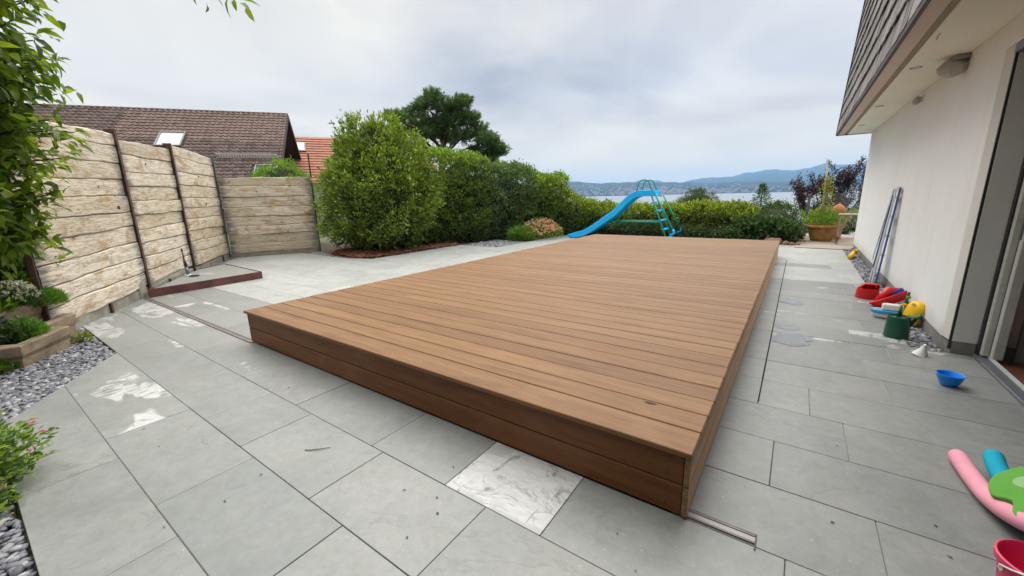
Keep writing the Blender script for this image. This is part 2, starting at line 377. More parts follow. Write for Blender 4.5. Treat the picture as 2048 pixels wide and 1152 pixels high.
M['alu_mid'] = simple('grey_aluminium', (0.17, 0.18, 0.20), 0.45, metal=0.4, var=0.15, scale=8)
M['upvc'] = simple('cream_frame', (0.55, 0.545, 0.49), 0.45, var=0.1, scale=5, dirt=0.3)
M['floor'] = simple('red_brown_floor', (0.16, 0.065, 0.04), 0.4, var=0.3, scale=4)
M['room'] = simple('room_wall', (0.30, 0.29, 0.27), 0.9)
M['lampglass'] = simple('dusty_lamp_glass', (0.42, 0.42, 0.40), 0.6, var=0.08, scale=6)
M['lampmetal'] = simple('lamp_metal', (0.30, 0.30, 0.28), 0.5, metal=0.3, var=0.2)
M['white_plastic'] = simple('white_plastic', (0.75, 0.74, 0.71), 0.4, var=0.05)
def shingle_material(name, stops, rough=0.75, sc=14):
    m, t, b = new_mat(name); v = coords(t); oi = N(t, 'ShaderNodeObjectInfo')
    c = ramp(t, stops, oi.outputs['Random'])
    n = noise(t, v, sc, 6, 0.65)
    c = mixc(t, 1.0, c, ramp(t, [(0.3, (0.7,)*3), (0.7, (1.2,)*3)], n), 'MULTIPLY')
    st = noise(t, coords(t, (3, 3, 0.8)), 4, 5, 0.6)
    c = mixc(t, ramp(t, [(0.55, (0,)*3), (0.75, (0.5,)*3)], st), c, (0.30, 0.30, 0.28))
    t.links.new(c, b.inputs['Base Color']); b.inputs['Roughness'].default_value = rough
    bump(t, b, n, 0.3, 0.004); return m
M['shingle'] = shingle_material('fibre_shingle', [(0, (0.14, 0.125, 0.12)), (0.5, (0.235, 0.215, 0.20)), (1, (0.32, 0.30, 0.285))])
M['tile'] = shingle_material('brown_roof_tile', [(0, (0.075, 0.038, 0.027)), (0.5, (0.112, 0.060, 0.043)), (1, (0.150, 0.086, 0.064))], 0.7)
M['orange_tile'] = simple('orange_roof_tile', (0.30, 0.11, 0.055), 0.7, var=0.3, scale=3)
M['house_wood'] = simple('dark_stained_wood', (0.030, 0.016, 0.014), 0.7, var=0.3, scale=6)
M['neigh_wall'] = simple('neighbour_render', (0.62, 0.60, 0.56), 0.9, var=0.05)
M['roofglass'] = simple('skylight_glass', (0.02, 0.022, 0.026), 0.08, spec=0.25)
M['blind'] = simple('skylight_blind', (0.42, 0.44, 0.47), 0.35, var=0.05)
M['guard'] = simple('snow_guard_zinc', (0.55, 0.52, 0.51), 0.6, var=0.1)
M['greyzinc'] = simple('zinc', (0.14, 0.15, 0.14), 0.5, metal=0.5, var=0.2)
M['bark'] = simple('bark', (0.085, 0.06, 0.045), 0.95, var=0.5, scale=18, bmp=0.8)
M['pinebark'] = simple('pine_bark', (0.13, 0.075, 0.05), 0.95, var=0.5, scale=10, bmp=0.8)
M['ground'] = simple('ground_earth', (0.075, 0.085, 0.04), 0.95, var=0.4, scale=0.6, bmp=0.4)
M['blue'] = simple('blue_plastic', (0.0, 0.25, 0.80), 0.35, var=0.06, scale=3)
M['slide'] = simple('slide_blue', (0.002, 0.46, 1.0), 0.38, var=0.08, scale=2, dirt=0.06)
M['green_metal'] = simple('green_tube', (0.012, 0.27, 0.18), 0.4, var=0.15)
M['red'] = simple('red_plastic', (0.62, 0.010, 0.012), 0.35, var=0.08)
M['darkblue'] = simple('dark_blue_plastic', (0.012, 0.035, 0.33), 0.35, var=0.08)
M['yellow'] = simple('yellow_plastic', (0.85, 0.50, 0.0), 0.45, var=0.08)
M['foam_yellow'] = simple('yellow_foam', (0.80, 0.45, 0.02), 0.8, var=0.08)
M['darkgreen'] = simple('dark_green_plastic', (0.006, 0.085, 0.045), 0.42, var=0.12)
M['pink'] = simple('pink_foam', (0.80, 0.33, 0.42), 0.85, var=0.06, scale=12, bmp=0.15)
M['turq'] = simple('turquoise_foam', (0.0, 0.36, 0.52), 0.85, var=0.06, scale=12, bmp=0.15)
M['green_foam'] = simple('green_foam', (0.10, 0.33, 0.035), 0.8, var=0.08, scale=9)
M['pale_green'] = simple('pale_green_print', (0.26, 0.46, 0.20), 0.8, var=0.1)
M['light_green'] = simple('light_green_foam', (0.24, 0.52, 0.10), 0.8, var=0.08)
M['magenta'] = simple('magenta_bucket', (0.62, 0.02, 0.10), 0.4, var=0.08)
M['lightblue'] = simple('light_blue_plastic', (0.05, 0.36, 0.72), 0.35, var=0.06)
M['terracotta'] = simple('terracotta', (0.42, 0.175, 0.07), 0.85, var=0.25, scale=8, bmp=0.25, dirt=0.25)
M['mossy_pot'] = simple('mossy_terracotta', (0.34, 0.185, 0.05), 0.9, var=0.35, scale=7, bmp=0.3, dirt=0.3)
M['bamboo'] = simple('bamboo_cane', (0.42, 0.33, 0.19), 0.7, var=0.2)
M['old_wood'] = simple('grey_old_wood', (0.33, 0.25, 0.185), 0.85, var=0.25, scale=6, bmp=0.3)
M['terrace_stone'] = simple('old_terrace_stone', (0.30, 0.245, 0.205), 0.9, var=0.2, scale=3, bmp=0.3)
M['alu'] = simple('ladder_aluminium', (0.76, 0.77, 0.78), 0.35, metal=0.3, var=0.1)
M['alu_blue'] = simple('ladder_blue', (0.045, 0.10, 0.33), 0.4, var=0.15)
M['black'] = simple('black_plastic', (0.018, 0.018, 0.02), 0.4)
M['brick'] = simple('red_brown_stone', (0.24, 0.14, 0.10), 0.9, var=0.3, scale=9, bmp=0.4)
def glass_material():
    m, t, b = new_mat('balustrade_glass'); b.inputs['Base Color'].default_value = (0.86, 0.92, 0.93, 1); b.inputs['Roughness'].default_value = 0.02
    b.inputs['Transmission Weight'].default_value = 1.0; b.inputs['IOR'].default_value = 1.45; return m
M['glass'] = glass_material()
def pebble_material():
    m, t, b = new_mat('grey_pebbles'); g = N(t, 'ShaderNodeNewGeometry')
    c = ramp(t, [(0, (0.10, 0.105, 0.125)), (0.45, (0.18, 0.185, 0.21)), (0.8, (0.27, 0.275, 0.295)), (0.93, (0.40, 0.39, 0.39)), (1, (0.55, 0.50, 0.46))], g.outputs['Random Per Island'])
    t.links.new(c, b.inputs['Base Color']); b.inputs['Roughness'].default_value = 0.6; return m
M['pebble'] = pebble_material()
M['chips'] = leaf_mat('bark_chips', [(0.10, 0.032, 0.016), (0.17, 0.06, 0.03), (0.26, 0.12, 0.07)], 0.0, 0.9)
# foliage
M['lf_bush'] = leaf_mat('bush_leaves', [(0.060, 0.102, 0.022), (0.115, 0.182, 0.034), (0.188, 0.263, 0.047), (0.315, 0.361, 0.070)], 0.45, 0.4)
M['lf_hedge'] = leaf_mat('hedge_leaves', [(0.064, 0.113, 0.029), (0.127, 0.209, 0.044), (0.209, 0.300, 0.058), (0.346, 0.420, 0.082)], 0.45, 0.4)
M['lf_ivy'] = leaf_mat('ivy_leaves', [(0.050, 0.088, 0.054), (0.094, 0.152, 0.088), (0.157, 0.231, 0.121), (0.258, 0.336, 0.147)], 0.30, 0.4)
M['lf_laurel'] = leaf_mat('laurel_leaves', [(0.056, 0.095, 0.020), (0.119, 0.175, 0.031), (0.210, 0.266, 0.042), (0.350, 0.360, 0.063)], 0.45, 0.4)
M['lf_tree'] = leaf_mat('tree_leaves', [(0.045, 0.090, 0.014), (0.090, 0.155, 0.020), (0.145, 0.215, 0.026), (0.250, 0.300, 0.040)], 0.55, 0.4)
M['lf_low'] = leaf_mat('low_shrub_leaves', [(0.032, 0.065, 0.027), (0.058, 0.104, 0.040), (0.095, 0.148, 0.056)], 0.25, 0.4)
M['lf_pale'] = leaf_mat('pale_green_leaves', [(0.084, 0.180, 0.024), (0.156, 0.276, 0.036), (0.240, 0.348, 0.060)], 0.35)
M['lf_yellow'] = leaf_mat('yellow_green_leaves', [(0.120, 0.168, 0.024), (0.240, 0.264, 0.042), (0.360, 0.336, 0.060)], 0.3)
M['lf_dark'] = leaf_mat('dark_shrub_leaves', [(0.025, 0.055, 0.016), (0.050, 0.091, 0.022), (0.084, 0.136, 0.034)], 0.30, 0.4)
M['lf_purple'] = leaf_mat('purple_leaves', [(0.020, 0.008, 0.014), (0.045, 0.016, 0.026), (0.075, 0.03, 0.04)], 0.2)
M['lf_pine'] = leaf_mat('pine_needles', [(0.040, 0.091, 0.040), (0.090, 0.156, 0.064), (0.155, 0.235, 0.092)], 0.30, 0.4)
M['lf_grass'] = leaf_mat('tuft_leaves', [(0.069, 0.196, 0.031), (0.138, 0.293, 0.043), (0.216, 0.360, 0.058)], 0.30, 0.4)
M['fl_white'] = leaf_mat('white_flowers', [(0.50, 0.52, 0.42), (0.66, 0.66, 0.58), (0.75, 0.75, 0.68)], 0.15, 0.8)
M['fl_pink'] = leaf_mat('rose_petals', [(0.60, 0.20, 0.22), (0.74, 0.36, 0.35), (0.80, 0.52, 0.47)], 0.2, 0.7)
M['fl_gera'] = leaf_mat('geranium_petals', [(0.55, 0.16, 0.36), (0.70, 0.28, 0.50)], 0.2, 0.7)
M['fl_lilac'] = leaf_mat('lilac_petals', [(0.22, 0.15, 0.36), (0.32, 0.24, 0.45)], 0.2, 0.7)
def rng_unit(n):
    a = RNG.normal(size=(n, 3)); return a/np.linalg.norm(a, axis=1, keepdims=True)

# ---------------------------------------------------------------- helpers: foliage
def leaf_mesh(name, P, D, L, W, fold=0.25, up=None):
    """one folded, pointed blade per point P growing along D (length L, width W)"""
    n = len(P); D = D/np.maximum(np.linalg.norm(D, axis=1, keepdims=True), 1e-6)
    L = np.broadcast_to(L, n).reshape(-1, 1); W = np.broadcast_to(W, n).reshape(-1, 1)
    R = rng_unit(n) if up is None else (np.asarray(up)[None, :] + rng_unit(n)*0.45)
    A = np.cross(D, R); A /= np.maximum(np.linalg.norm(A, axis=1, keepdims=True), 1e-6)
    U = np.cross(A, D)
    v = np.empty((n, 4, 3)); v[:, 0] = P; v[:, 2] = P + D*L - U*L*0.15
    mid = P + D*L*0.45
    v[:, 1] = mid - A*W*0.5 + U*W*fold; v[:, 3] = mid + A*W*0.5 + U*W*fold
    i = np.arange(n)[:, None]*4
    f = np.concatenate([i+0, i+1, i+2, i+0, i+2, i+3], axis=1).ravel()
    return np_mesh(name, v.reshape(-1, 3), f, 3)
def big_leaf_mesh(name, P, D, L, W, up=(0, 0, 1)):
    """broader leaves with a midrib fold and a drooping tip, 8 triangles each"""
    n = len(P); D = D/np.linalg.norm(D, axis=1, keepdims=True)
    L = np.broadcast_to(L, n).reshape(-1, 1); W = np.broadcast_to(W, n).reshape(-1, 1)
    A = np.cross(D, np.asarray(up)[None, :] + rng_unit(n)*0.55); A /= np.linalg.norm(A, axis=1, keepdims=True)
    U = np.cross(A, D); v = np.empty((n, 8, 3))
    v[:, 0] = P; c1 = P + D*L*0.3 + U*L*0.04; c2 = P + D*L*0.66 + U*L*0.0
    v[:, 1] = c1 - A*W*0.5 + U*W*0.16; v[:, 2] = c1; v[:, 3] = c1 + A*W*0.5 + U*W*0.16
    v[:, 4] = c2 - A*W*0.36 + U*W*0.1; v[:, 5] = c2; v[:, 6] = c2 + A*W*0.36 + U*W*0.1
    v[:, 7] = P + D*L - U*L*0.14
    i = np.arange(n)[:, None]*8
    tr = [(0,1,2),(0,2,3),(1,4,5),(1,5,2),(2,5,6),(2,6,3),(4,7,5),(5,7,6)]
    f = np.concatenate([i+k for q in tr for k in q], axis=1).ravel()
    return np_mesh(name, v.reshape(-1, 3), f, 3)
def vnoise(P, s, seed=0):
    """cheap smooth pseudo-noise in -1..1"""
    r = np.random.default_rng(seed); o = np.zeros(len(P))
    for k in range(5):
        d = r.normal(size=3); d /= np.linalg.norm(d); o += np.sin(P@d*s*(0.7+0.35*k) + r.uniform(0, 6.28))
    return o/3.0
def clump(C, Nn, per, rad, out=0.9):
    """leaf positions and directions for clumps at C with outward normals Nn"""
    n = len(C); idx = np.repeat(np.arange(n), per)
    rr = (RNG.uniform(0.6, 1.3, n)*rad)[idx][:, None]
    off = RNG.normal(size=(len(idx), 3))*rr*0.55
    P = C[idx] + off
    D = Nn[idx]*out + rng_unit(len(idx))*0.75 + np.array([0, 0, 0.25])
    return P, D
def bush_surface(c, prof, nc, lump=0.12, seed=1, inner=0.12, sx=1, sy=1, zmin=0.0):
    """clump centres over a solid of revolution; prof is [(z, r)...]"""
    zs = np.array([q[0] for q in prof]); rs = np.array([q[1] for q in prof])
    wts = rs[:-1]+rs[1:]; seglen = np.hypot(np.diff(zs), np.diff(rs)); p = wts*seglen; p /= p.sum()
    k = RNG.choice(len(p), nc, p=p); t = RNG.random(nc)
    z = zs[k]+(zs[k+1]-zs[k])*t; r = rs[k]+(rs[k+1]-rs[k])*t
    slope = -(rs[k+1]-rs[k])/np.maximum(seglen[k], 1e-6); th = RNG.uniform(0, 2*PI, nc)
    hor = (zs[k+1]-zs[k])/np.maximum(seglen[k], 1e-6)
    Nn = np.stack([np.cos(th)*np.abs(hor), np.sin(th)*np.abs(hor), slope*np.sign(hor+1e-9)], 1) + 1e-4
    Nn /= np.linalg.norm(Nn, axis=1, keepdims=True)
    P = np.stack([np.cos(th)*r*sx, np.sin(th)*r*sy, z], 1)
    P += Nn*(vnoise(P, 4.5, seed)*lump + vnoise(P, 10.0, seed+9)*lump*0.4 - RNG.random(nc)**2*inner)[:, None]
    P[:, 2] = np.maximum(P[:, 2], zmin)
    return P + np.array(c), Nn
def core_of_revolution(name, c, prof, mat, parent, f=0.86, sx=1, sy=1):
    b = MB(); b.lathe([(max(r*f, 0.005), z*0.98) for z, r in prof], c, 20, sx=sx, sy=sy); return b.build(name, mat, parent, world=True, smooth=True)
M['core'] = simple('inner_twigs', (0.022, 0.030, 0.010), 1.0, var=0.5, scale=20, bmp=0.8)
def shrub(name, label, cat, c, prof, nc, per, L, W, mat, rad=0.1, lump=0.12, seed=1, group=None, sx=1, sy=1, trunk=True, core=0.8, inner=0.12, shoots=0):
    t = thing(name, label, cat, c, group=group)
    C, Nn = bush_surface((0, 0, 0), prof, nc, lump, seed, inner, sx, sy)
    P, D = clump(C, Nn, per, rad)
    if shoots:
        ix = RNG.choice(len(C), shoots); sb = MB(); PP = []; DD = []
        for i_ in ix:
            d_ = Nn[i_]*0.8+np.array([0, 0, 0.55])+RNG.normal(0, .2, 3); d_ /= np.linalg.norm(d_); Ls = RNG.uniform(0.14, 0.34)
            sb.tube([C[i_]-Nn[i_]*0.15, C[i_]+d_*Ls*0.5, C[i_]+d_*Ls], [0.006, 0.004, 0.0015], 4)
            for q in range(int(9*Ls/.2)): PP.append(C[i_]+d_*Ls*RNG.uniform(.2, 1.05)); DD.append(d_*.5+RNG.normal(0, .6, 3))
        sb.build('shoots', M['bark'], t); P = np.concatenate([P, np.array(PP)]); D = np.concatenate([D, np.array(DD)])
    me = leaf_mesh('foliage', P, D, RNG.uniform(0.55, 1.3, len(P))*L, RNG.uniform(0.8, 1.2, len(P))*W)
    link_mesh('foliage', me, M[mat], t)
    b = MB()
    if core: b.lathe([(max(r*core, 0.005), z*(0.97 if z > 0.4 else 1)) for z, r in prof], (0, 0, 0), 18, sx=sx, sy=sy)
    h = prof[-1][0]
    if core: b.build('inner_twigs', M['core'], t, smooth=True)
    if trunk:
        b2 = MB(); rm = max(q[1] for q in prof)
        for k in range(5):
            a = k*1.3+seed; e = (math.cos(a)*rm*0.6, math.sin(a)*rm*0.6, h*0.7)
            b2.tube([(0.03*math.cos(a), 0.03*math.sin(a), -0.05), (e[0]*0.4, e[1]*0.4, h*0.3), e], [0.03, 0.022, 0.008], 6)
        b2.build('trunk', M['bark'], t, smooth=True)
    return t
def hedge(name, label, cat, path, hw, hts, nc, per, L, W, mat, rad=0.1, lump=0.1, seed=1, group=None):
    """a hedge along path [(x, y)...] with half width hw and a height at each path point"""
    base = (path[0][0], path[0][1], 0); t = thing(name, label, cat, base, group=group)
    pts = np.array(path, float); seg = np.hypot(*np.diff(pts, axis=0).T); cum = np.concatenate([[0], np.cumsum(seg)]); hts = np.array(hts, float)
    s = RNG.uniform(-hw*0.6, cum[-1]+hw*0.6, nc); sc = np.clip(s, 0, cum[-1])
    cx = np.interp(sc, cum, pts[:, 0]); cyy = np.interp(sc, cum, pts[:, 1]); hh = np.interp(sc, cum, hts)
    k = np.clip(np.searchsorted(cum, sc, side='right')-1, 0, len(seg)-1); tv = np.diff(pts, axis=0)/seg[:, None]; tv = tv[k]; nv = np.stack([-tv[:, 1], tv[:, 0]], 1)
    over = np.abs(s-sc)/(hw*0.6)       # rounded ends
    ph = RNG.uniform(0, 1, nc)*(2*1.0+1.0)      # around the profile: side, top, side weighted by height
    side = np.where(RNG.random(nc) < (hh/(hh+hw)), np.where(RNG.random(nc) < 0.5, -1.0, 1.0), 0.0)
    u = np.where(side == 0, RNG.uniform(-1, 1, nc), side); zf = np.where(side == 0, 1.0, RNG.random(nc))
    r = np.sqrt(np.maximum(0, 1-over**2*0.8))
    rnd = np.where(zf > 0.8, np.sqrt(np.maximum(0, 1-((zf-0.8)/0.2)**2*0.45)), 1.0)
    lat = u*hw*r*rnd*(0.75+0.25*np.minimum(1, zf*4)); zz = hh*zf*(0.9+0.1*r) - np.where(side == 0, 0.10*hh*np.abs(u)**3, 0)
    P = np.stack([cx+nv[:, 0]*lat+tv[:, 0]*(s-sc), cyy+nv[:, 1]*lat+tv[:, 1]*(s-sc), zz], 1)
    Nn = np.stack([nv[:, 0]*u, nv[:, 1]*u, np.where(side == 0, 1.0, 0.25+0.6*(zf > 0.85))], 1)
    Nn[:, :2] += tv*((s-sc)/(hw*0.6))[:, None]; Nn /= np.linalg.norm(Nn, axis=1, keepdims=True)
    P += Nn*(vnoise(P, 4.0, seed)*lump + vnoise(P, 11.0, seed+3)*lump*0.45 - RNG.random(nc)**2*0.12)[:, None]
    Q, D = clump(P-np.array(base), Nn, per, rad)
    Q[:, 2] = np.maximum(Q[:, 2], 0.02)
    me = leaf_mesh('foliage', Q, D, RNG.uniform(0.7, 1.2, len(Q))*L, RNG.uniform(0.8, 1.2, len(Q))*W)
    link_mesh('foliage', me, M[mat], t)
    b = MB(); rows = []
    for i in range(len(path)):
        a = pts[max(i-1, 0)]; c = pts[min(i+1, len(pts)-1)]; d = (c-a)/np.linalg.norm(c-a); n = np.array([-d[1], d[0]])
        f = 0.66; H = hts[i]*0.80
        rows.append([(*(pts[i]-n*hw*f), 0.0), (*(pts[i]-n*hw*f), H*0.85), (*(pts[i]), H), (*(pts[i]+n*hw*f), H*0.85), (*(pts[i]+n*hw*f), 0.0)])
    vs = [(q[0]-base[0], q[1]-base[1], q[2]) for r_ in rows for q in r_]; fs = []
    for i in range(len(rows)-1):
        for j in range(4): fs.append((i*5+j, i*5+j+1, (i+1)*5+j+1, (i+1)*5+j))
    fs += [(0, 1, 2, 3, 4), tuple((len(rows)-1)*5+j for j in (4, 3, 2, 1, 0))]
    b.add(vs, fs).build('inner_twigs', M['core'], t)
    return t

# ================================================================ SETTING: ground, lake, hills
def ground_height(x, y):
    z = -0.06
    d = max(y-14.6, x-7.0 if y > 5 else 0, 0.0)
    if d > 0: z -= min(d*0.2, 14.5) if y > 12 else 0
    return z
def build_ground():
    xs = [-8900, -3000, -900, -300, -120, -60, -40, -28, -20, -14, -10, -7, -4, -1, 1, 3, 7, 12, 20, 40, 80, 200, 700, 3000, 6400]
    ys = [-3000, -300, -40, -12, -4, 0, 4, 8, 12, 13.5, 14.6, 16, 18, 21, 25, 30, 38, 48, 60, 75, 95, 200, 800, 3000, 8900]
    vs = [(x, y, ground_height(x, y)) for y in ys for x in xs]; n = len(xs)
    fs = [(j*n+i, j*n+i+1, (j+1)*n+i+1, (j+1)*n+i) for j in range(len(ys)-1) for i in range(n-1)]
    o = MB().add(vs, fs).build('ground', M['ground']); tag(o, kind='structure')
build_ground()
def water_material():
    m, t, b = new_mat('lake_water'); b.inputs['Base Color'].default_value = (0.10, 0.13, 0.15, 1); b.inputs['Roughness'].default_value = 0.3
    b.inputs['Specular IOR Level'].default_value = 0.8
    v = coords(t, (0.05, 0.25, 0.1), False); return m
LZ = -10.0
o = MB().add([(-7000, 60, LZ), (6000, 60, LZ), (6000, 3300, LZ), (-7000, 3300, LZ)], [(0, 1, 2, 3)]).build('water', water_material()); tag(o, kind='structure')
def hill_material(name, a, b_, c_, sc):
    m, t, b = new_mat(name); v = coords(t, (1, 1, 1), False)
    n = noise(t, v, sc, 6, 0.6); n2 = noise(t, v, sc*0.35, 4, 0.55)
    c = ramp(t, [(0.35, a), (0.55, b_)], n); c = mixc(t, ramp(t, [(0.54, (0,)*3), (0.60, (0.8,)*3)], n2), c, c_)
    t.links.new(c, b.inputs['Base Color']); b.inputs['Roughness'].default_value = 1.0; b.inputs['Specular IOR Level'].default_value = 0.0; return m
def ridge(name, az, el, D0, D1, z0, mat, wob, seed, rows=12):
    """a range of hills: az/el in degrees give its skyline; foot at D0, crest at D1"""
    A = np.arange(az[0], az[-1]+0.01, 0.25); E = np.interp(A, az, el); r = np.random.default_rng(seed)
    ph = r.uniform(0, 6.28, 8); E = E + sum(wob/(k+1)*np.sin(A*(0.9+0.8*k)+ph[k]) for k in range(8))
    vs = []
    for j in range(rows+4):
        for i, a in enumerate(A):
            f = min(j/(rows-1), 1.0); D = D0+(D1-D0)*(j/(rows-1))
            top = CAM_H + D1*math.tan(math.radians(max(E[i], 0.15)))
            k = 1.0 if j < rows else max(0.0, 1-(j-rows+1)*0.3)
            g = f**0.8
            z = (z0 + (top-z0)*g)*k + (z0*(1-k))
            if 0 < j < rows-1: z += (math.sin(a*2.1+j*1.7+seed)+math.sin(a*5.3-j*2.3))*(top-z0)*0.03
            ar = math.radians(a); vs.append((D*math.sin(ar), D*math.cos(ar), z))
    n = len(A); fs = [(j*n+i, j*n+i+1, (j+1)*n+i+1, (j+1)*n+i) for j in range(rows+3) for i in range(n-1)]
    o = MB().add(vs, fs).build(name, mat, smooth=True); tag(o, kind='structure'); return o
az1 = [-75, -50, -35, -26.3, -23, -19.7, -16.5, -14, -10, -6, -2, 2, 6, 20, 40]; el1 = [1.5, 1.8, 1.8, 1.72, 1.5, 1.45, 1.35, 1.28, 1.1, 1.05, 1.0, 0.95, 0.9, 0.9, 0.9]
ridge('far_hills', az1, el1, 2550, 4300, LZ-0.5, hill_material('far_forest', (0.016, 0.024, 0.020), (0.028, 0.038, 0.026), (0.065, 0.08, 0.045), 0.006), 0.05, 3)
az2 = [-75, -40, -24, -19.5, -17.5, -16, -14.6, -13.3, -11.7, -9, -6, -3.2, -1.2, 0.3, 1.9, 3.5, 5.2, 8, 20, 40]; el2 = [1.2, 1.2, 1.2, 1.3, 1.62, 1.66, 1.45, 1.12, 1.45, 1.7, 2.0, 2.3, 2.2, 2.42, 2.62, 2.45, 2.42, 2.6, 2.4, 2.2]
ridge('mountains', az2, el2, 4700, 7600, LZ-0.5, hill_material('mountain_forest', (0.018, 0.030, 0.022), (0.03, 0.045, 0.028), (0.04, 0.058, 0.032), 0.002), 0.085, 5)
def far_town():
    b = MB(); r = np.random.default_rng(11)
    for k in range(520):
        a = r.normal(-16, 6.5) if k < 520 else r.uniform(-34, 8)
        f = min(abs(r.normal(0, 0.14)) if k % 5 else r.uniform(0, .6), 0.8); D = 2580+(4300-2550)*f
        E = np.interp(a, az1, el1); top = CAM_H + 4300*math.tan(math.radians(E)); z = LZ + (top-LZ)*f**0.8 - 1
        x, y = D*math.sin(math.radians(a)), D*math.cos(math.radians(a)); wd, dp, h = r.uniform(8, 16), r.uniform(8, 11), r.uniform(5, 8)
        if k % 40 == 0: wd *= 2.6
        an = r.uniform(-0.5, 0.5); Mx = Matrix.Translation((x, y, z)) @ Matrix.Rotation(an, 4, 'Z')
        b.m = 0; b.box((-wd/2, -dp/2, 0), (wd/2, dp/2, h), Mx)
        b.m = 1; vs = [(-wd/2-.5, -dp/2-.7, h), (wd/2+.5, -dp/2-.7, h), (wd/2+.5, dp/2+.7, h), (-wd/2-.5, dp/2+.7, h), (-wd/2-.5, 0, h+dp*.36), (wd/2+.5, 0, h+dp*.36)]
        b.add([Mx @ Vector(q) for q in vs], [(0, 1, 5, 4), (2, 3, 4, 5), (0, 4, 3), (1, 2, 5)])
    o = b.build('far_town', [simple('town_wall', (0.48, 0.47, 0.45), 0.9), simple('town_roof', (0.13, 0.10, 0.09), 0.9)])
    tag(o, 'pale houses of the town along the far shore of the lake', 'town', kind='stuff')
far_town()

# ================================================================ PAVING
Y0, PITCH_Y = 0.313, 0.4035
XL = [(-0.035, -3.0), (-0.034, -3.6), (-0.02, -3.86), (0.32, -4.37), (0.716, -4.93), (0.7165, -6.42), (1.53, -7.66), (4.02, -11.05), (4.25, -11.0), (5.27, -10.45), (5.29, -8.4), (5.5, -7.72), (8.4, -7.68), (8.42, -6.42), (11.7, -6.3), (12.3, -6.3)]
XR = [(-0.035, 1.235), (4.44, 1.235), (4.455, 0.885), (11.18, 0.885), (11.2, 0.03), (12.3, 0.02)]
def edge_at(E_, y):
    ys = [q[0] for q in E_]; xs = [q[1] for q in E_]; return float(np.interp(y, ys, xs))
def edge_poly(E_, y0, y1):
    return [(edge_at(E_, y0), y0)] + [(x, y) for y, x in E_ if y0+1e-4 < y < y1-1e-4] + [(edge_at(E_, y1), y1)]
paving = thing('terrace_paving', None, None, (0, 0, 0), kind='structure')
JW = 0.0016
JOINTS = {-1: [-2.80, -1.90, -1.25, -0.45, 0.35, 1.0], 0: [-3.10, -2.19, -1.39, -0.6, 0.2, 0.95], 1: [-5.06, -3.93, -2.87, -2.36, -1.655, -0.96, -0.2, 0.6], 2: [-6.1, -5.2, -4.35, -3.4, -2.555, -1.755, -1.205, -0.69, 0.1, 0.9],
          3: [0.39, 1.0], 4: [0.03, 0.85], 5: [-0.215, 0.34, 0.78], 6: [-0.075, 0.19, 0.71], 7: [-0.075, 0.61], 8: [-0.075, 0.535], 9: [-0.075, 0.72], 10: [-0.075, 0.51], 11: [-0.075, 0.62], 12: [-0.075, 0.475], 13: [-0.075, 0.615], 14: [-0.075, 0.48]}
MARBLE = {(2, -1.205)}; VEINED = {(1, -6.4), (2, -6.9), (2, -6.1), (3, -7.6), (3, -6.9), (3, -5.0), (0, -4.3), (0, -4.93), (15, -0.075), (11, -0.075), (10, 0.51), (12, -0.075), (20, 0.0)}
slab_n = [0]
def slab(poly, k, xl, mat=None):
    cx = sum(q[0] for q in poly)/len(poly); cyy = sum(q[1] for q in poly)/len(poly)
    # shrink by the joint: push every edge inwards
    n = len(poly); A = sum(poly[i][0]*poly[(i+1) % n][1]-poly[(i+1) % n][0]*poly[i][1] for i in range(n))
    if A < 0: poly = poly[::-1]
    if abs(A)/2 < 0.004: return
    b = MB(); b.prism([(x-cx, y-cyy) for x, y in poly], -0.035, 0.0)
    m = mat or (M['slab_far_lit'] if (cx < -4.2 and cyy > 2.3) or cyy > 7.2 else M['slab'])  # far and far-left slabs take the lightened stone, imitating stronger light there
    if m is M['slab'] and ((cx > -1 and k <= 8) or (cx > -2.9 and k <= 2)): m = M['slab_plain']
    if mat is None:
        if any(kk == k and abs(xx-xl) < 0.06 for kk, xx in MARBLE): m = M['marble']
        elif any(kk == k and abs(xx-xl) < 0.45 for kk, xx in VEINED): m = M['veined']
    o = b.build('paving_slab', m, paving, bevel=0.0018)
    o.location = (cx, cyy, random.uniform(-0.0012, 0.0012)); slab_n[0] += 1
def row_slabs(k, xa, xb, joints, left_edge=None, right_edge=None, ya=None, yb=None):
    y0 = Y0+PITCH_Y*k+JW; y1 = Y0+PITCH_Y*(k+1)-JW
    if ya is not None: y0 = ya
    if yb is not None: y1 = yb
    js = [j for j in joints if xa+0.12 < j < xb-0.12]; xs = [xa]+js+[xb]
    for i in range(len(xs)-1):
        l, r = xs[i], xs[i+1]
        lp = [(l+JW, y0), (l+JW, y1)]; rp = [(r-JW, y0), (r-JW, y1)]
        if i == 0 and left_edge: lp = edge_poly(left_edge, y0, y1)
        if i == len(xs)-2 and right_edge: rp = edge_poly(right_edge, y0, y1)
        if i == 0 and left_edge and max(q[0] for q in lp) > min(q[0] for q in rp)-0.05:
            lp = [(min(q[0], rp[0][0]-0.02), q[1]) for q in lp]
        poly = lp[::-1] + rp      # left edge downwards, then right edge upwards
        slab(poly, k, l)
DX0, DX1, DY0, DY1 = -4.14, -0.235, 1.512, 9.585
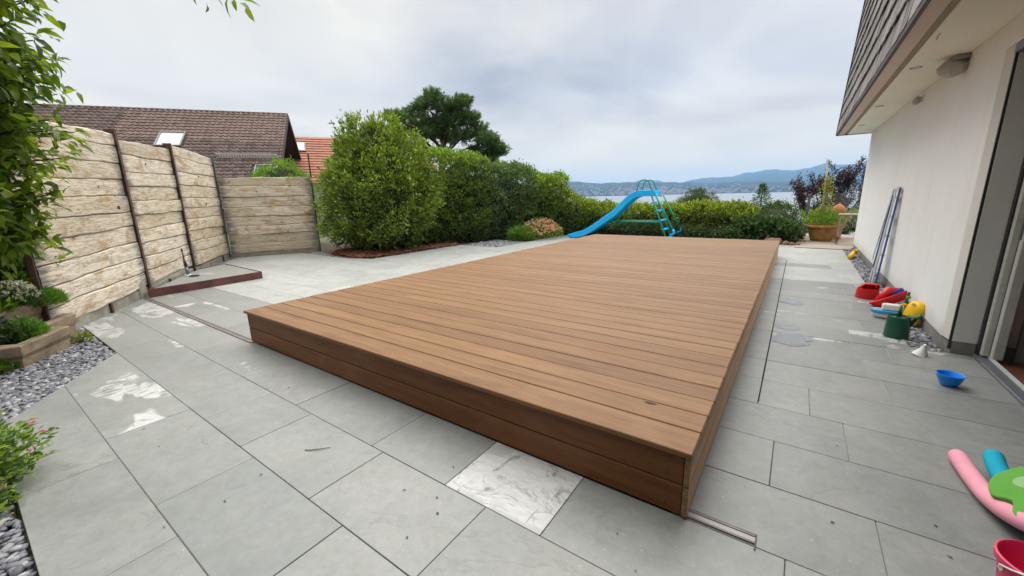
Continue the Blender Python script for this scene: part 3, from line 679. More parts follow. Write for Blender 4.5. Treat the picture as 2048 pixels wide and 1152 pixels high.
for k in range(-1, 29):
    ya = -0.035 if k == -1 else None
    y0 = ya if ya is not None else Y0+PITCH_Y*k; y1 = Y0+PITCH_Y*(k+1); r = random.Random(100+k)
    xl = max(edge_at(XL, y) for y in (y0+.01, (y0+y1)/2, y1-.01)); xr = min(edge_at(XR, y) for y in (y0+.01, (y0+y1)/2, y1-.01))
    if k < 3:
        row_slabs(k, xl, xr, JOINTS[k], XL, XR, ya)
    else:
        def rnd(a, b_):
            o = []; x = a + r.uniform(0.3, 0.8)
            while x < b_: o.append(x); x += r.choice([0.55, 0.62, 0.7, 0.8, 0.86])
            return o
        if y1 < 9.9:
            jl = rnd(xl, -4.3)
            if k == 3: jl = [-6.55, -5.74, -4.9]
            row_slabs(k, xl, DX0+0.1, jl, XL, None)
            row_slabs(k, DX1-0.06, xr, JOINTS.get(k, [-0.075]+[x for x in rnd(-0.075+0.15*(k % 3), xr)]) if y1 < 9.2 else rnd(DX1, xr), None, XR)
        else:
            row_slabs(k, xl, xr, rnd(xl, xr), XL, XR)
bed = MB(); P_ = [(x, y) for y, x in XL] + [(x, y) for y, x in XR[::-1]]
bed.prism(P_, -0.05, -0.009); o = bed.build('joint_bed', M['joint'], paving)
# ---------------------------------------------------------------- puddles and pale drips
def wet_material():
    m, t, b = new_mat('wet_stone'); v = coords(t); b.inputs['Roughness'].default_value = 0.04; b.inputs['Specular IOR Level'].default_value = 0.6
    t.links.new(ramp(t, [(0.3, (0.17, 0.18, 0.18)), (0.7, (0.22, 0.23, 0.23))], noise(t, v, 7, 5)), b.inputs['Base Color']); return m
M['wet'] = wet_material()
M['damp'] = simple('damp_stone', (0.20, 0.21, 0.20), 0.3, var=0.15, scale=9)
def puddle(label, c, rx, ry, seed):
    def outline(k, ph):
        pts = []
        for i in range(60):
            a = 2*PI*i/60; f = k*(1+0.20*math.sin(2*a+ph)+0.13*math.sin(3*a+ph*2)+0.07*math.sin(7*a+ph)+0.04*math.sin(13*a))
            pts.append((max(c[0]+rx*f*math.cos(a), -0.064), c[1]+ry*f*math.sin(a)))
        return pts
    o = thing('puddle', label, 'puddle', (c[0], c[1], 0))
    MB().prism(outline(1.22, seed+.4), 0.0013, 0.0018).build('damp_margin', M['damp'], o, world=True)
    MB().prism(outline(1.0, seed), 0.0019, 0.0026).build('water_film', M['wet'], o, world=True)
puddle('small rainwater puddle on the slabs beside the far part of the deck', (0.03, 5.68), 0.11, 0.14, 2)
puddle('broad rainwater puddle on the slabs right of the deck, opposite the green watering can', (0.06, 4.18), 0.16, 0.13, 5)
puddle('narrow rainwater puddle on the slabs just behind the broad puddle', (0.0, 4.56), 0.12, 0.09, 9)

# ================================================================ POOL DECK
deck = thing('pool_deck', 'low brown timber deck of long boards covering the pool', 'deck', (DX0, DY0, 0))
ZT = 0.318; NB = 52; PB = (DY1-DY0)/NB
def deck_board(i):
    y0 = DY0+PB*i - (0.022 if i == 0 else 0); y1 = DY0+PB*(i+1)-0.006
    L = DX1-DX0+0.012; cx = (DX0+DX1)/2
    b = MB(); nseg = 6; wd = (y1-y0)
    b.box((-L/2, -wd/2, -0.024), (L/2, wd/2, 0))
    o = b.build('deck_board', M['deck'], deck, bevel=0.003, seg=1)
    o.location = (cx-DX0+random.uniform(-.0015, .0015), (y0+y1)/2-DY0, ZT+random.uniform(-.0008, .0008))
for i in range(NB): deck_board(i)
FH = 0.136
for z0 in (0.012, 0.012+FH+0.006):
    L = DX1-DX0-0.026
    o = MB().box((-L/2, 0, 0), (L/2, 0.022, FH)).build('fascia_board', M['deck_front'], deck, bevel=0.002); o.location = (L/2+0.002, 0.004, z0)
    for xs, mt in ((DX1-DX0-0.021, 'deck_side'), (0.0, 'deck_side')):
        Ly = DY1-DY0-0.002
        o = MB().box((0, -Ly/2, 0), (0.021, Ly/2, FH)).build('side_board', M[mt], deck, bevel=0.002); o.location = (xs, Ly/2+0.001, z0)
    o = MB().box((0, 0, 0), (0.0205, 0.004, FH-0.004)).build('end_grain', M['endgrain'], deck); o.location = (DX1-DX0-0.0208, -0.0025, z0+0.002)
    for f in ((0.03, 0.6), (0.33, 0.62), (0.36, 0.3), (0.64, 0.55), (0.67, 0.35), (0.985, 0.8), (0.985, 0.25)):
        o = MB().lathe([(0.0, 0.001), (0.0045, 0.001), (0.0045, -0.001)], n=10, M=Matrix.Rotation(PI/2, 3, 'X')).build('screw', M['black'], deck); o.location = (L*f[0], 0.0035, z0+FH*f[1])
MB().box((0.03, 0.03, 0.004), (DX1-DX0-0.025, DY1-DY0-0.03, ZT-0.026)).build('frame', M['dark'], deck)
knot = MB(); knot.prism([(-.03, -.004), (-.01, -.012), (.02, -.009), (.034, .002), (.012, .010), (-.016, .008)], 0, 0.0007); o = knot.build('knot', M['knot'], deck); o.location = (3.66, 0.285, ZT+0.0008)
# ---------------------------------------------------------------- guide rails of the sliding deck
def rail(label, x0, x1, y, mat, end):
    t = thing('guide_rail', label, 'rail', ((x0+x1)/2, y, 0)); b = MB(); L = (x1-x0)/2
    b.box((-L, -0.024, 0.0012), (L, -0.013, 0.007)); b.box((-L, 0.013, 0.0012), (L, 0.024, 0.007)); b.build('rail_lip', mat, t, bevel=0.001)
    MB().box((-L, -0.013, 0.0006), (L, 0.013, 0.004)).build('rail_channel', M['steel'] if end else mat, t)
    MB().box((-L, 0.026, 0.0004), (L, 0.033, 0.0022)).build('rail_seal', M['black'], t)
    if end: MB().box((L, -0.05, 0.0008), (L+0.005, 0.03, 0.005)).build('end_stop', M['black'], t)
rail('long flat metal rail let into the slabs from the fence to the deck', -7.62, DX0+0.02, 1.515, M['rail_dark'], False)
rail('short bright metal rail let into the slabs at the near deck corner', DX1-0.01, 0.003, 1.555, M['rail_dark'], True)
MB().box((-0.0800, 2.76, -0.004), (-0.0700, 9.15, 0.0010)).build('joint_strip', M['dark'], paving)

# ================================================================ TIMBER FENCE
FA = np.array([-7.744, 1.606]); FT = np.array([-0.8295, 0.5585]); FC = FA+FT*4.17
BT = np.array([0.4525, 0.8918]); BA = FC+BT*0.0
def wob(u, seed, amp): return amp*(math.sin(u*3.1+seed*1.7)*0.5+math.sin(u*7.3+seed*2.9)*0.3+math.sin(u*15.1+seed*4.3)*0.2)
def plank(parent, u0, u1, z00, z01, z10, z11, seed, front=0.0):
    """bottom edge z00..z01 and top edge z10..z11 from end u0 to end u1; edges waver like sawn oak"""
    n = 16; vs = []; L = u1-u0
    for i in range(n+1):
        f = i/n; u = u0+L*f
        zb = z00+(z01-z00)*f + wob(u, seed, 0.014)+0.005; zt = z10+(z11-z10)*f + wob(u, seed+1, 0.014)-0.005
        fr = front+0.008*math.sin(u*2.3+seed)+0.004*math.sin(u*9+seed)
        h = zt-zb
        for y, z in ((-0.06, zb+0.004), (fr+0.012, zb), (fr+0.021, zb+0.009), (fr+0.024, zb+h*0.5), (fr+0.021, zt-0.009), (fr+0.012, zt), (-0.06, zt-0.004)):
            vs.append((u-u0-L/2, y, z-(z00+z10)/2))
    m = 7; fs = [(i*m+j, (i+1)*m+j, (i+1)*m+j+1, i*m+j+1) for i in range(n) for j in range(m-1)] + [(i*m+6, (i+1)*m+6, (i+1)*m, i*m) for i in range(n)]
    fs += [tuple(range(m)), tuple(n*m+j for j in range(m))[::-1]]
    o = MB().add(vs, fs).build('plank', M['sleeper'], parent, auto=40); o.location = ((u0+u1)/2, 0, (z00+z10)/2); return o
def fence(name, label, A, T, panels, seed):
    """local x runs along the fence, local y points towards the terrace"""
    t = thing(name, label, 'fence', (A[0], A[1], 0), math.atan2(T[1], T[0]))
    for (u0, u1, left, right) in panels:
        for i in range(len(left)-1):
            plank(t, u0+random.uniform(0, .012), u1-random.uniform(0, .012), left[i], right[i], left[i+1], right[i+1], seed+i*1.0+u0*3, random.uniform(-.018, .014))
    return t
# left run: local y must face the terrace (+n), so the frame runs from the corner towards the near end
LT = -FT; LA = FC     # u = 0 at the corner, 6.25 at the near end
U = lambda u: 4.17-u   # from the measured coordinate to this frame
fl = fence('timber_fence', 'long weathered plank fence along the left side of the terrace', LA, LT, [
    (U(1.83)+0.035, U(0)-0.035, [0.17, 0.37, 0.57, 0.77, 0.98, 1.18, 1.39, 1.60, 1.81, 2.04, 2.27], [0.16, 0.36, 0.55, 0.75, 0.95, 1.16, 1.36, 1.57, 1.77, 2.00, 2.19]),
    (0.05, U(1.83)-0.035, [0.13, 0.38, 0.58, 0.78, 1.02, 1.24, 1.43, 1.66, 1.90, 2.14, 2.32], [0.15, 0.41, 0.60, 0.81, 1.03, 1.23, 1.42, 1.66, 1.89, 2.15, 2.35]),
    (U(0)+0.035, U(-2.08)-0.02, [0.15, 0.36, 0.57, 0.79, 1.02, 1.22, 1.44, 1.65, 1.87, 2.10, 2.26], [0.09, 0.30, 0.51, 0.73, 0.96, 1.17, 1.39, 1.60, 1.82, 2.03, 2.17])], 3)
def post(parent, u, h, wd=0.055, dp=0.09, mat='rust', z0=0.0):
    b = MB(); b.box((-wd/2, -0.07, 0), (wd/2, -0.058+0.0, h)); b.box((-0.006, -0.058, 0), (0.006, dp*0.5-0.012, h)); b.box((-wd/2, dp*0.5-0.012, 0), (wd/2, dp*0.5, h))
    o = b.build('post', M[mat], parent, bevel=0.002); o.location = (u, 0, z0)
post(fl, U(0), 2.32); post(fl, U(1.83), 2.36); MB().box((U(-2.08), -0.02, 0), (U(-2.08)+0.012, 0.03, 1.9)).build('post', M['rust'], fl, bevel=0.002)
MB().box((0.02, -0.10, -0.05), (U(-2.08), 0.012, 0.125)).build('footing', M['concrete'], fl, bevel=0.008)
for u in (5.2, 3.45, 0.55): o = MB().box((-0.02, -0.02, 0), (0.02, 0.03, 0.12)).build('bracket', M['rust'], fl, bevel=0.003); o.location = (u, 0.01, 0.0)
# concrete pier at the middle post
o = MB().box((-0.10, -0.05, 0), (0.10, 0.03, 0.27)).build('pier', M['concrete'], fl, bevel=0.01); o.location = (U(0)+0.19, 0, -0.02)
fb = fence('timber_fence', 'short weathered plank fence panel in the far corner beside the round bush', BA+BT*2.02, -BT, [
    (0.02, 1.96, [0.10, 0.31, 0.53, 0.75, 0.97, 1.20, 1.44, 1.70, 1.92], [0.10, 0.31, 0.53, 0.75, 0.97, 1.20, 1.44, 1.69, 1.88])], 9)
post(fb, 0.0, 2.47, 0.03, 0.07, 'alu_dark'); post(fb, 0.035, 1.9, 0.02, 0.06, 'rail_dark'); post(fl, 0.0, 2.38, 0.05, 0.08, 'rail_dark')
MB().box((0.0, -0.10, -0.05), (2.0, 0.012, 0.10)).build('footing', M['concrete'], fb, bevel=0.006)
def add_knot(parent, u, z, r, side=1):
    o = MB().lathe([(0, 0.004), (r*0.6, 0.004), (r, 0.0)], n=12, M=Matrix.Rotation(-PI/2*side, 3, 'X'), sx=1.3, sy=0.8).build('knot', M['knot'], parent); o.location = (u, 0.026*side, z)
add_knot(fl, U(-0.12-0.2), 1.28, 0.035); add_knot(fl, U(3.0), 1.85, 0.03); add_knot(fl, 1.0, 1.30, 0.03); add_knot(fb, 0.3, 1.10, 0.03)
rk = random.Random(31)
for k in range(16): add_knot(fl, rk.uniform(0.3, 6.0), rk.uniform(0.3, 2.0), rk.uniform(0.010, 0.022))
for k in range(5): add_knot(fb, rk.uniform(0.2, 1.8), rk.uniform(0.3, 1.8), rk.uniform(0.010, 0.018))

# ================================================================ RAISED CORNER PLATFORM WITH STANDPIPE
pl = thing('raised_platform', 'low stone platform edged in rusty steel in front of the long fence', 'platform', (-7.58, 3.11, 0))
pp = [(-7.50, 1.56), (-7.585, 3.11), (-9.34, 3.17), (-9.0, 2.62), (-7.66, 1.70)]
q0 = [(x*0.994-0.052, y+(2.4-y)*0.012) for x, y in pp]
MB().prism([(-7.512, 1.62), (-7.594, 3.098), (-8.45, 3.128), (-8.45, 2.25)], 0.02, 0.112).build('paving_slab', M['slab'], pl, world=True, bevel=0.003)
MB().prism([(-8.457, 3.128), (-8.457, 2.255), (-9.0, 2.63), (-9.32, 3.158)], 0.02, 0.112).build('paving_slab', M['slab'], pl, world=True, bevel=0.003)
b = MB()
for i in range(3):
    a, c = pp[i], pp[i+1]; b.bar((*a, 0.06), (*c, 0.06), 0.012, 0.122)
b.bar((-7.50, 1.56, 0.06), (-7.66, 1.66, 0.06), 0.012, 0.122)
b.build('steel_edge', M['corten'], pl, world=True)
sp = thing('standpipe', 'short black and grey standpipe leaning by the long fence on the raised platform', 'standpipe', (-8.40, 2.30, 0.112))
MB().box((-0.06, -0.045, 0), (0.06, 0.045, 0.02)).build('foot', M['alu'], sp, bevel=0.004)
MB().tube([(0, 0, 0.015), (-0.02, 0.0, 0.14)], [0.028, 0.024], 10).build('sleeve', M['alu_mid'], sp, smooth=True)
MB().tube([(-0.02, 0, 0.13), (-0.035, 0, 0.19), (-0.05, 0, 0.29)], [0.02, 0.026, 0.015], 10).build('valve', M['black'], sp, smooth=True)
MB().tube([(-0.05, 0, 0.28), (-0.068, 0, 0.42)], [0.011, 0.009], 8).build('pipe', M['alu_dark'], sp, smooth=True)
MB().tube([(-0.069, 0, 0.41), (-0.075, 0, 0.46)], [0.016, 0.013], 10).build('cap', M['black'], sp, smooth=True)
MB().tube([(0.01, 0.03, 0.012), (0.12, 0.02, 0.012), (0.22, 0.09, 0.012), (0.30, 0.03, 0.012), (0.2, -0.04, 0.014), (0.1, 0.0, 0.014)], 0.008, 6).build('hose', M['alu_dark'], sp, smooth=True)

# ================================================================ GRAVEL, BARK, BEDS
_ico = bmesh.new(); bmesh.ops.create_icosphere(_ico, subdivisions=1, radius=1.0)
ICO_V = np.array([v.co[:] for v in _ico.verts]); ICO_F = np.array([[v.index for v in f.verts] for f in _ico.faces]); _ico.free()
def in_poly(x, y, poly):
    c = False; n = len(poly); j = n-1
    for i in range(n):
        xi, yi = poly[i]; xj, yj = poly[j]
        if (yi > y) != (yj > y) and x < (xj-xi)*(y-yi)/(yj-yi)+xi: c = not c
        j = i
    return c
def scatter(poly, dens, r):
    xs = [p[0] for p in poly]; ys = [p[1] for p in poly]; n = int((max(xs)-min(xs))*(max(ys)-min(ys))*dens)
    q = [(r.uniform(min(xs), max(xs)), r.uniform(min(ys), max(ys))) for _ in range(n)]
    return np.array([p for p in q if in_poly(*p, poly)]).reshape(-1, 2)
def gravel(label, poly, dens, size, z0=-0.03, seed=1, mat='pebble', zf=None):
    r = np.random.default_rng(seed); P = scatter(poly, dens, r); n = len(P)
    sc = np.stack([r.uniform(0.7, 1.35, n), r.uniform(0.5, 0.9, n), r.uniform(0.28, 0.5, n)], 1)*size*np.clip(r.lognormal(0, 0.25, n), .6, 1.7)[:, None]
    an = r.uniform(0, 2*PI, n); ti = r.normal(0, 0.35, n)
    V = ICO_V[None]*sc[:, None, :]*(1+r.normal(0, 0.07, (n, len(ICO_V), 1)))
    ct, st = np.cos(ti)[:, None], np.sin(ti)[:, None]; x = V[..., 0]*ct-V[..., 2]*st; z = V[..., 0]*st+V[..., 2]*ct
    ca, sa = np.cos(an)[:, None], np.sin(an)[:, None]; X = x*ca-V[..., 1]*sa; Y = x*sa+V[..., 1]*ca
    zb = z0 + r.uniform(0, 0.016, n) + (zf(P[:, 0], P[:, 1]) if zf else 0)
    V = np.stack([X+P[:, 0:1], Y+P[:, 1:2], z+zb[:, None]], 2).reshape(-1, 3)
    F = (ICO_F[None]+np.arange(n)[:, None, None]*len(ICO_V)).ravel()
    me = np_mesh('gravel', V, F, 3, smooth=True)
    o = link_mesh('gravel', me, M[mat]); tag(o, label, 'gravel', kind='stuff'); return o
bedA = [(-2.0, -0.05), (-3.0, -0.055), (-3.9, -0.03), (-4.39, 0.32), (-4.95, 0.70), (-6.42, 0.70), (-7.66, 1.52), (-7.72, 1.575), (-6.0, 0.42), (-5.72, 0.46), (-5.2, 0.10), (-4.5, -0.25), (-3.5, -0.6), (-2.0, -0.9)]
gravel('grey flat pebbles along the foot of the long fence and the planter stones', bedA, 3000, 0.021, seed=2)
gravel('thin line of grey pebbles along the far corner of the plank fences', [(-7.9, 1.75), (-9.0, 2.70), (-9.3, 3.2), (-10.0, 3.35), (-11.0, 4.05), (-10.98, 4.26), (-10.45, 5.28), (-9.4, 5.32), (-9.4, 5.5), (-10.25, 5.75), (-11.15, 3.93), (-7.85, 1.68)], 1900, 0.024, seed=3)
gravel('grey pebbles in the narrow strip at the foot of the white house wall', [(0.892, 4.47), (0.892, 11.17), (1.075, 11.17), (1.075, 4.62), (1.08, 4.47)], 1900, 0.027, z0=-0.026, seed=4)
gravel('patch of pale grey pebbles between the hedge and the paving', [(-7.66, 8.5), (-6.45, 8.5), (-6.45, 9.9), (-7.66, 9.9)], 900, 0.032, z0=-0.02, seed=6)
gravel('thin edge of pebbles between the bark mulch and the paving', [(-9.5, 5.32), (-8.4, 5.18), (-7.68, 5.42), (-7.66, 8.45), (-7.80, 8.45), (-7.84, 5.55), (-8.4, 5.36), (-9.5, 5.5)], 1700, 0.022, seed=8)
bb = MB(); bb.prism([(-1.5, -0.1), (-3.9, -0.0), (-5.0, 0.8), (-6.5, 0.85), (-7.7, 1.7), (-6.0, 0.3), (-6.0, -2.5), (-1.5, -2.5)], -0.08, -0.035)
o = bb.build('planting_bed', M['soil']); tag(o, kind='structure')
o = MB().prism([(-7.65, 5.3), (-9.6, 5.3), (-11.5, 4.5), (-12.5, 12.5), (-6.3, 12.5), (-6.3, 9.9), (-7.65, 8.4)], -0.07, -0.02).build('planting_bed', M['soil']); tag(o, kind='structure')
o = MB().prism([(-7.0, 11.75), (1.4, 11.9), (1.4, 14.5), (-7.0, 14.5)], -0.07, -0.02).build('planting_bed', M['soil']); tag(o, kind='structure')
def mulch():
    r = np.random.default_rng(5); P = scatter([(-9.45, 5.55), (-8.35, 5.42), (-7.86, 5.6), (-7.82, 8.4), (-8.5, 9.0), (-9.9, 8.2), (-10.0, 6.0)], 700, r); n = len(P)
    L = r.uniform(0.02, 0.05, n)[:, None]; W = r.uniform(0.008, 0.018, n)[:, None]
    a = r.uniform(0, 6.28, n); D = np.stack([np.cos(a), np.sin(a), r.normal(0, 0.3, n)], 1); A = np.stack([-np.sin(a), np.cos(a), r.normal(0, 0.4, n)], 1)
    z = -0.012+r.uniform(0, 0.035, n)+0.03*np.exp(-((P[:, 0]+8.9)**2+(P[:, 1]-6.7)**2)/2)
    C = np.stack([P[:, 0], P[:, 1], z], 1); H = np.array([[0, 0, 0.005]])
    v = np.stack([C-D*L-A*W, C+D*L-A*W, C+D*L+A*W, C-D*L+A*W, C-D*L*.9+H*2, C+D*L*.9+H*2], 1).reshape(-1, 3); i = np.arange(n)[:, None]*6
    f = np.concatenate([i+k for q in ((0, 1, 5), (0, 5, 4), (2, 3, 4), (2, 4, 5), (1, 2, 5), (3, 0, 4)) for k in q], 1).ravel()
    o = link_mesh('bark_mulch', np_mesh('bark_mulch', v, f, 3), M['chips']); tag(o, 'reddish brown bark mulch under the round bush', 'mulch', kind='stuff')
mulch()
def litter():
    r = np.random.default_rng(21); n = 46; P = []; 
    while len(P) < n:
        x, y = r.uniform(-4.2, 1.0), r.uniform(0.0, 2.6)
        if DX0-.05 < x < DX1+.05 and y > DY0-.05: continue
        if x < -3.2 and y < 0.3: continue
        P.append((x, y, 0.003))
    P = np.array(P); a = r.uniform(0, 6.28, n); D = np.stack([np.cos(a), np.sin(a), np.full(n, 0.12)], 1)
    me = leaf_mesh('leaf_litter', P, D, r.uniform(0.008, 0.022, n), r.uniform(0.006, 0.012, n), 0.2, (0, 0, 1))
    o = link_mesh('leaf_litter', me, leaf_mat('dry_litter', [(0.03, 0.025, 0.018), (0.07, 0.05, 0.03)], 0.0)); tag(o, 'tiny dry leaf scraps scattered over the grey slabs', 'leaf litter', kind='stuff')
litter()
tw = MB().tube([(-2.02, 0.895, 0.004), (-1.985, 0.915, 0.006), (-1.955, 0.945, 0.006), (-1.925, 0.985, 0.004)], [0.0022, 0.0025, 0.002, 0.0012], 6).build('twig', M['bark'], smooth=True)
tag(tw, 'thin dry twig lying on a grey slab in front of the deck', 'twig')

# ---------------------------------------------------------------- planter stones, tier on tier
def planter(label, p0, p1, depth, z0, h, seed):
    """open-backed trough: front wall from p0 to p1 (outer foot line), wings running back from both ends"""
    p0 = Vector((*p0, 0)); p1 = Vector((*p1, 0)); d = (p1-p0); L = d.length; d.normalize(); ang = math.atan2(d.y, d.x)
    t = thing('planter_stone', label, 'planter', (p0.x, p0.y, z0), ang, group='tan concrete planter stones')
    r = random.Random(seed); th = 0.055
    # local +x along the front, local +y out of the front (right-handed with p0 left of p1 seen from behind)
    b = MB(); o_ = [(0, 0), (L, 0), (L+0.03, -depth*0.5), (L-0.02, -depth), (L-0.08, -depth), (L-th-0.01, -depth*0.5), (L-th-0.02, -th), (th+0.02, -th), (th+0.01, -depth*0.5), (0.08, -depth), (0.02, -depth), (-0.03, -depth*0.5)]
    n = len(o_); vs = []
    for z, k in ((0, 0.0), (h*0.45, 0.004), (h*0.62, 0.022), (h-0.012, 0.026), (h, 0.014)):
        for i, (x, y) in enumerate(o_):
            out = 1 if i in (0, 1, 2, 11) else 0
            nx, ny = (x-L/2)/(L/2)*0.6, (1 if i in (0, 1) else 0)
            vs.append((x+nx*k*out+r.uniform(-.003, .003), y+ny*k*out+r.uniform(-.003, .003), z+(r.uniform(-.006, .006) if z > 0 else 0)))
    fs = [tuple(range(n))[::-1]]
    for j in range(4):
        for i in range(n): fs.append((j*n+i, j*n+(i+1) % n, (j+1)*n+(i+1) % n, (j+1)*n+i))
    fs.append(tuple(4*n+i for i in range(n)))
    b.add(vs, fs).build('trough', M['planter'], t, bevel=0.008, seg=2)
    so = MB(); m = 6
    g = [[(th+0.015+(L-2*th-0.03)*i/m, -th-0.004-(depth-th)*j/m, h-0.05+r.uniform(-.012, .012)+0.02*math.sin(i+j)) for i in range(m+1)] for j in range(m+1)]
    so.add([q for row in g for q in row], [(j*(m+1)+i, j*(m+1)+i+1, (j+1)*(m+1)+i+1, (j+1)*(m+1)+i) for j in range(m) for i in range(m)]).build('soil', M['soil'], t, smooth=True)
    return t
# p0 -> p1 runs so that the outside (towards the pebbles) is on the local +y side
planter('tan planter stone standing on the pebbles with a feathery green plant inside', (-5.64, 0.52), (-5.17, 0.19), 0.36, -0.03, 0.22, 1)
planter('tan planter stone at the left picture edge carrying lilac flowers', (-5.49, 0.14), (-5.14, -0.10), 0.36, 0.12, 0.22, 2)
planter('half hidden tan planter stone low against the end of the long fence', (-6.10, 0.63), (-5.78, 0.41), 0.22, -0.03, 0.25, 3)
planter('tan planter stone of the second tier holding the white flower cushion', (-6.06, 0.44), (-5.52, 0.07), 0.36, 0.17, 0.23, 4)
planter('tan planter stone of the top tier behind the white flowers', (-6.30, 0.42), (-5.92, 0.15), 0.36, 0.40, 0.23, 6)
hm = MB(); r_ = random.Random(4); vs = []; nx_, ny_ = 9, 9
for j in range(ny_):
    for i in range(nx_):
        u, v = i/(nx_-1), j/(ny_-1); x = -5.3-2.2*u+0.5*v; y = 0.25+0.12*u-2.4*v
        vs.append((x, y, -0.06+0.55*min(1, 1.7*u+0.9*v)*(0.85+r_.uniform(-.1, .1)) if (u > 0.05 and v > 0.05) else -0.08))
hm.add(vs, [(j*nx_+i, j*nx_+i+1, (j+1)*nx_+i+1, (j+1)*nx_+i) for j in range(ny_-1) for i in range(nx_-1)]); o = hm.build('soil_bank', M['soil'], smooth=True); tag(o, kind='structure')

# ================================================================ NEAR PLANTS
def tuft(name, label, cat, c, rx, ry, h, n, L, W, mat, flowers=None, spread=0.8, group=None, stem=True):
    """a soft plant: many blades on fine stems, flowers (mat, count, size) as one part"""
    t = thing(name, label, cat, c, group=group)
    th = RNG.uniform(0, 2*PI, n); rr = np.sqrt(RNG.random(n)); z = RNG.random(n)**0.7*h*(1-0.55*rr**2)
    P = np.stack([np.cos(th)*rr*rx, np.sin(th)*rr*ry, z], 1); D = np.stack([np.cos(th)*rr*spread, np.sin(th)*rr*spread, np.full(n, 0.7)], 1)+rng_unit(n)*0.6
    link_mesh('foliage', leaf_mesh('foliage', P, D, RNG.uniform(0.7, 1.25, n)*L, RNG.uniform(.8, 1.2, n)*W), M[mat], t)
    if stem:
        b = MB()
        for k in range(10):
            a = k*0.7; e = (math.cos(a)*rx*0.7, math.sin(a)*ry*0.7, h*0.75); b.tube([(0, 0, -0.02), (e[0]*0.4, e[1]*0.4, h*0.45), e], [0.006, 0.004, 0.002], 5)
        b.build('stem', M['lf_grass'], t, smooth=True)
    if flowers:
        m_, k, s, dz = flowers; th = RNG.uniform(0, 2*PI, k); rr = np.sqrt(RNG.random(k)); z = np.maximum(h*(1-0.5*rr**2)*RNG.uniform(0.75, 1.1, k)+dz, 0.02)
        C = np.stack([np.cos(th)*rr*rx, np.sin(th)*rr*ry, z], 1); Nn = np.stack([np.cos(th)*rr*0.7, np.sin(th)*rr*0.7, np.ones(k)], 1)+rng_unit(k)*0.3
        idx = np.repeat(np.arange(k), 7); PP = C[idx]+rng_unit(len(idx))*s*0.25; DD = Nn[idx]*0.6+rng_unit(len(idx))
        link_mesh('flowers', leaf_mesh('flowers', PP, DD, s, s*0.8, 0.1), M[m_], t)['kind'] = 'stuff'
    return t
tuft('fern_like_plant', 'feathery green plant growing in the front planter stone', 'plant', (-5.56, 0.27, 0.10), 0.17, 0.13, 0.25, 1500, 0.045, 0.010, 'lf_grass')
tuft('leafy_plant', 'broad leaved small green plant in the left end of the front planter stone', 'plant', (-5.45, 0.19, 0.12), 0.09, 0.07, 0.18, 90, 0.075, 0.05, 'lf_low')
tuft('green_tuft', 'bright green needle-leaved tuft hanging over the planter stones by the fence', 'plant', (-6.06, 0.47, 0.34), 0.16, 0.13, 0.18, 1900, 0.055, 0.007, 'lf_grass')
tuft('white_flower_cushion', 'cushion of small white flowers spilling over the second tier planter stone', 'flowers', (-5.93, 0.28, 0.38), 0.24, 0.17, 0.25, 900, 0.04, 0.012, 'lf_low', ('fl_white', 230, 0.02, 0.0))
tuft('lilac_flowers', 'lilac flowers on the planter stone at the left picture edge', 'flowers', (-5.45, 0.08, 0.30), 0.12, 0.10, 0.13, 300, 0.04, 0.014, 'lf_low', ('fl_lilac', 40, 0.02, 0.0))
tuft('ground_plant', 'light green leafy plant at the foot of the leftmost planter stone', 'plant', (-5.24, 0.08, -0.03), 0.10, 0.08, 0.13, 130, 0.055, 0.035, 'lf_pale')
tuft('small_weed', 'small weed at the far end of the front planter stone beside the pebbles', 'plant', (-5.70, 0.60, -0.03), 0.07, 0.07, 0.12, 130, 0.045, 0.012, 'lf_yellow')
tuft('yellow_leaf_plant', 'yellow-green strap leaved plant below the white flowers', 'plant', (-5.74, 0.12, 0.38), 0.10, 0.10, 0.14, 50, 0.12, 0.03, 'lf_pale')
tuft('upper_plant', 'bright green plant on the top tier planter stone under the tree', 'plant', (-6.25, 0.30, 0.58), 0.24, 0.16, 0.36, 420, 0.085, 0.05, 'lf_pale')
def geranium(name, label, c, R, h, n, seed):
    t = thing(name, label, 'flowers', c); r = np.random.default_rng(seed); b = MB(); P = []; D = []; FP = []; FD = []
    for k in range(n):
        a = r.uniform(0, 6.28); e = r.uniform(0.35, 1.0); tip = np.array([math.cos(a)*R*e, math.sin(a)*R*e, h*r.uniform(0.35, 1.05)*(1.15-0.4*e)]); mid = tip*np.array([.5, .5, .75])
        b.tube([(0, 0, -0.02), mid, tip], [0.0035, 0.0025, 0.0012], 5)
        for q in range(9):
            f = r.uniform(0.35, 1); p = mid+(tip-mid)*max(0, 2*f-1)+r.normal(0, 0.018, 3); P.append(p); D.append([math.cos(a)*.6+r.normal(0, .6), math.sin(a)*.6+r.normal(0, .6), 0.35])
        if k % 11 == 0:
            for q in range(6): FP.append(tip+r.normal(0, 0.004, 3)+np.array([0, 0, .01])); FD.append([math.cos(q*1.05), math.sin(q*1.05), 0.45])
    b.build('stem', M['lf_grass'], t, smooth=True); P = np.array(P); D = np.array(D)
    link_mesh('foliage', leaf_mesh('foliage', P, D, r.uniform(.03, .055, len(P)), r.uniform(.012, .024, len(P))), M['lf_hedge'], t)
    FP = np.array(FP); FD = np.array(FD); link_mesh('flowers', leaf_mesh('flowers', FP, FD, 0.02, 0.018, 0.1), M['fl_gera'], t); return t
geranium('pink_geranium', 'loose pink flowered plant at the lower left edge beside the slabs', (-3.04, -0.13, -0.03), 0.30, 0.32, 150, 3)
geranium('pink_geranium', 'lower pink flowered clump nearest the camera on the left pebbles', (-2.74, -0.20, -0.03), 0.17, 0.20, 60, 4)

